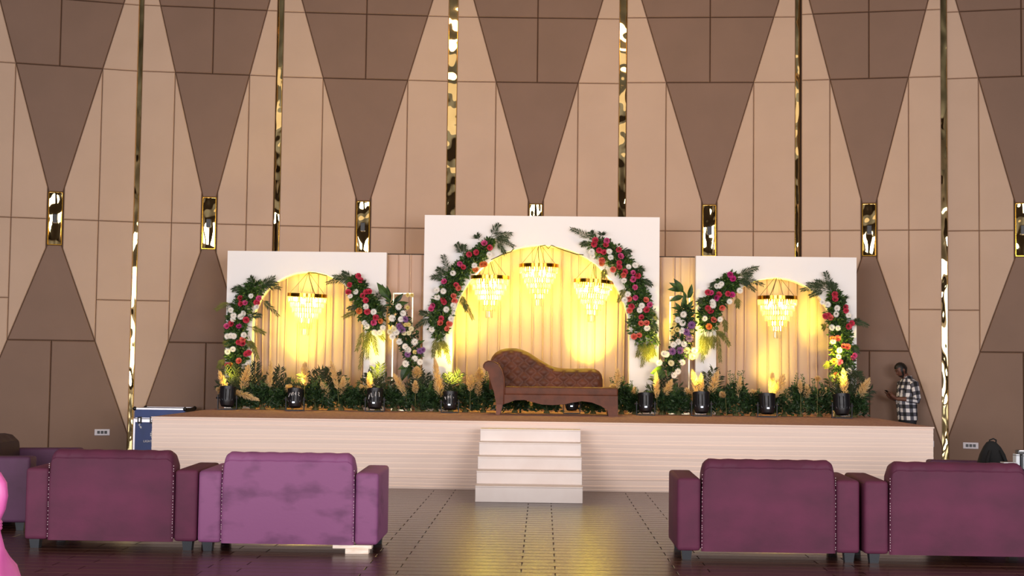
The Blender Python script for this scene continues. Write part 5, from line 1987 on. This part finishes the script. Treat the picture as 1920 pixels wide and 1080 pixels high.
for sx in (-1, 1):
    body.tube([(sx * 0.085, 0.01, 0.92), (sx * 0.09, 0.0, 0.75), (sx * 0.095, -0.005, 0.50), (sx * 0.095, 0.015, 0.36), (sx * 0.095, 0.02, 0.10), (sx * 0.095, 0.02, 0.045)], [0.092, 0.085, 0.060, 0.058, 0.040, 0.042], 14)
    body.tube([(sx * 0.095, 0.06, 0.035), (sx * 0.097, -0.02, 0.04), (sx * 0.10, -0.12, 0.032), (sx * 0.10, -0.17, 0.028)], [0.030, 0.036, 0.034, 0.022], 12)
bo = body.obj('body', 'skin', man, smooth=True)
md = bo.modifiers.new('fuse', 'REMESH')
md.mode = 'VOXEL'
md.voxel_size = 0.006
md.use_smooth_shade = True
sm = bo.modifiers.new('soft', 'SMOOTH')
sm.factor = 0.5
sm.iterations = 2
bpy.context.view_layer.update()
me = bpy.data.meshes.new_from_object(bo.evaluated_get(bpy.context.evaluated_depsgraph_get()))
bo.modifiers.clear()
bo.data = me
for p in me.polygons:
    p.use_smooth = True


def cloth(name, sheets, m, parent):
    """sheets: lists of rings (open rings: first point repeated last), UVs in metres / check size"""
    vs, fs, uv = [], [], []
    for rings in sheets:
        o = len(vs)
        n = len(rings[0])
        vl = 0.0
        for j, r in enumerate(rings):
            if j:
                vl += sum((Vector(a) - Vector(b)).length for a, b in zip(r, rings[j - 1])) / n
            per = sum((Vector(r[i]) - Vector(r[i + 1])).length for i in range(n - 1))
            ul = 0.0
            mid = max(sum((Vector(q[i]) - Vector(q[i + 1])).length for i in range(n - 1)) for q in rings)
            cells = round(mid / 0.125)
            for i, p in enumerate(r):
                if i:
                    ul += (Vector(p) - Vector(r[i - 1])).length
                vs.append(tuple(p))
                uv.append((ul / max(per, 1e-6) * cells, vl / 0.125))
        for j in range(len(rings) - 1):
            for i in range(n - 1):
                a = o + j * n + i
                fs.append((a, a + 1, a + n + 1, a + n))
    me = bpy.data.meshes.new(name)
    me.from_pydata(vs, [], fs)
    lay = me.uv_layers.new(name='weave')
    for lp in me.loops:
        lay.data[lp.index].uv = uv[lp.vertex_index]
    me.materials.append(M[m])
    for p in me.polygons:
        p.use_smooth = True
    o = bpy.data.objects.new(name, me)
    COL.objects.link(o)
    o.parent = parent
    return o


def tube_rings(pts, rs, n=18):
    out = []
    ref = Vector((0, 0, 1))
    pts = [Vector(p) for p in pts]
    for i, p in enumerate(pts):
        d = (pts[min(i + 1, len(pts) - 1)] - pts[max(i - 1, 0)]).normalized()
        if i == 0:
            a = d.cross(Vector((0, 1, 0))).normalized()
        else:
            a = (a - d * a.dot(d)).normalized()
        b = a.cross(d)
        out.append([p + (a * math.cos(2 * PI * k / n) + b * math.sin(2 * PI * k / n)) * rs[i] for k in range(n + 1)])
    return out


def shell(t, off, n=36):
    cy, a, b, z = t
    r = ell(cy, a + off, b + off, z, n)
    return r + [r[0]]


SHIRT = [(0.006, 0.178, 0.128, 0.835), (0.002, 0.178, 0.130, 0.90), (-0.006, 0.172, 0.134, 1.0), (-0.014, 0.172, 0.142, 1.10), (-0.014, 0.176, 0.142, 1.18), (-0.004, 0.184, 0.134, 1.27), (0.004, 0.192, 0.126, 1.36), (0.012, 0.184, 0.106, 1.435), (0.015, 0.135, 0.085, 1.483), (0.010, 0.078, 0.070, 1.512)]
sheets = [[shell(t, 0.008) for t in SHIRT]]
for sx in (-1, 1):
    sh, el, wr = ARMS[sx]
    top_ = sh + Vector((-sx * 0.06, 0, 0.012))
    sheets.append(tube_rings([top_, sh, sh.lerp(el, 0.35), sh.lerp(el, 0.75), sh.lerp(el, 0.93), el + Vector((sx * 0.004, 0.002, -0.008)), el.lerp(wr, 0.12), el.lerp(wr, 0.25), el.lerp(wr, 0.42), el.lerp(wr, 0.52)], [0.062, 0.074, 0.069, 0.063, 0.061, 0.060, 0.058, 0.055, 0.051, 0.049]))
shirt = cloth('shirt', sheets, 'check', man)
col = []
for z, k, cy in ((1.500, 1.0, 0.006), (1.545, 0.98, -0.006), (1.548, 1.08, -0.006), (1.508, 1.22, 0.006)):
    r = []
    for i in range(29):
        a = math.radians(-62 + 304 * i / 28)
        r.append((0.074 * k * math.cos(a), cy + 0.072 * k * math.sin(a), z - (0.02 if math.sin(a) < -0.5 else 0)))
    col.append(r)
cloth('collar', [col], 'check', shirt)
cloth('button_placket', [[[(x, -0.166 + abs(x) * 0.2 + 0.010 * abs(z - 1.12) / 0.25, z) for x in (-0.016, 0.0, 0.016)] for z in (0.85, 1.0, 1.12, 1.25, 1.38)]], 'check', shirt)
cloth('pocket', [[[(x, -0.148 + 0.010 * (z - 1.26) / 0.1 + 0.16 * (x - 0.04), z) for x in (0.04, 0.085, 0.13)] for z in (1.25, 1.30, 1.345)]], 'check', shirt)
legs = [[(x, y, z) for x, y, z in shell((0.0, 0.172, 0.122, 0.97), 0.0)], [(x, y, z) for x, y, z in shell((0.006, 0.176, 0.124, 0.88), 0.0)], [(x, y, z) for x, y, z in shell((0.008, 0.172, 0.118, 0.80), 0.0)]]
tr = [legs]
for sx in (-1, 1):
    tr.append(tube_rings([(sx * 0.085, 0.008, 0.86), (sx * 0.09, 0.0, 0.72), (sx * 0.095, -0.003, 0.50), (sx * 0.096, 0.015, 0.30), (sx * 0.096, 0.015, 0.075)], [0.097, 0.092, 0.074, 0.064, 0.060]))
cloth('trousers', tr, 'trouser', man)
for sx in (-1, 1):
    sb = MB()
    sb.loft([[(sx * 0.098 + a * math.cos(2 * PI * k / 20), -0.045 + b * math.sin(2 * PI * k / 20), z) for k in range(20)] for z, a, b in ((0.0, 0.048, 0.140), (0.02, 0.050, 0.142), (0.045, 0.046, 0.132), (0.075, 0.044, 0.085), (0.10, 0.05, 0.055))])
    for q, v in enumerate(sb.v):
        if v[2] > 0.06:
            sb.v[q] = (v[0], v[1] + 0.055, v[2])
    sb.obj('shoe', 'black_plastic', man, smooth=True)


def head_patch(name, m, keep, k, nu=48, nv=36, bump=0.0):
    vs, fs = [], []
    idx = {}

    def vid(i, j):
        i %= nu
        if (i, j) not in idx:
            u, v = 2 * PI * i / nu, -0.97 + 1.94 * j / nv
            idx[(i, j)] = len(vs)
            k0 = k(u if u < PI else u - 2 * PI, v) if callable(k) else k
            kk = k0 * (1 + bump * math.sin(i * 2.9 + j * 1.7) * math.cos(j * 2.3))
            vs.append(head_pt(u, v, kk))
        return idx[(i, j)]
    for i in range(nu):
        for j in range(nv):
            u, v = 2 * PI * (i + 0.5) / nu, -0.97 + 1.94 * (j + 0.5) / nv
            if keep(u if u < PI else u - 2 * PI, v):
                fs.append((vid(i, j), vid(i + 1, j), vid(i + 1, j + 1), vid(i, j + 1)))
    me = bpy.data.meshes.new(name)
    me.from_pydata([tuple(p) for p in vs], [], fs)
    for p in me.polygons:
        p.use_smooth = True
    me.materials.append(M[m])
    o = bpy.data.objects.new(name, me)
    COL.objects.link(o)
    o.parent = man
    return o


head_patch('hair', 'hair', lambda u, v: v > 0.34 - 0.02 * math.cos(u * 3) - (0.72 if abs(u) > 1.75 else 0.25 if abs(u) > 1.2 else 0.0), lambda u, v: 1.12 + 0.10 * math.exp(-(u / 0.75) ** 2 - ((v - 0.52) / 0.22) ** 2), bump=0.02)
head_patch('beard', 'hair', lambda u, v: abs(u) < 1.45 and (v < -0.40 and not (abs(u) < 0.28 and -0.52 < v < -0.44) or (abs(u) < 0.42 and -0.42 < v < -0.30) or (abs(u) > 1.05 and v < 0.2)), 1.025)
for sx in (-1, 1):
    e = MB().lathe([(0.001, -0.008), (0.006, -0.006), (0.008, 0), (0.006, 0.006), (0.001, 0.008)], 10)
    c0 = head_pt(sx * 0.40, 0.03, 0.955)
    e.v = [(a + c0.x, b + c0.y, c + c0.z) for a, b, c in e.v]
    e.obj('eye', 'hair', man, smooth=True)
    MB().tube([head_pt(sx * 0.18, 0.15, 1.03), head_pt(sx * 0.42, 0.19, 1.03), head_pt(sx * 0.68, 0.14, 1.03)], [0.004, 0.005, 0.003], 5).obj('eyebrow', 'hair', man, smooth=True)
mt = MB().box(-0.037, 0.037, -0.076, 0.076, -0.0045, 0.0045, 0.003)
ph = mt.obj('mobile_phone', 'phone')
bpy.context.view_layer.update()
mw = man.matrix_world
rotp = Matrix((E1, E2, EN)).transposed().to_4x4()
ph.matrix_world = mw @ Matrix.Translation(PHC) @ rotp
tag(ph, 'dark mobile phone held in both hands of the man in checks', 'phone')
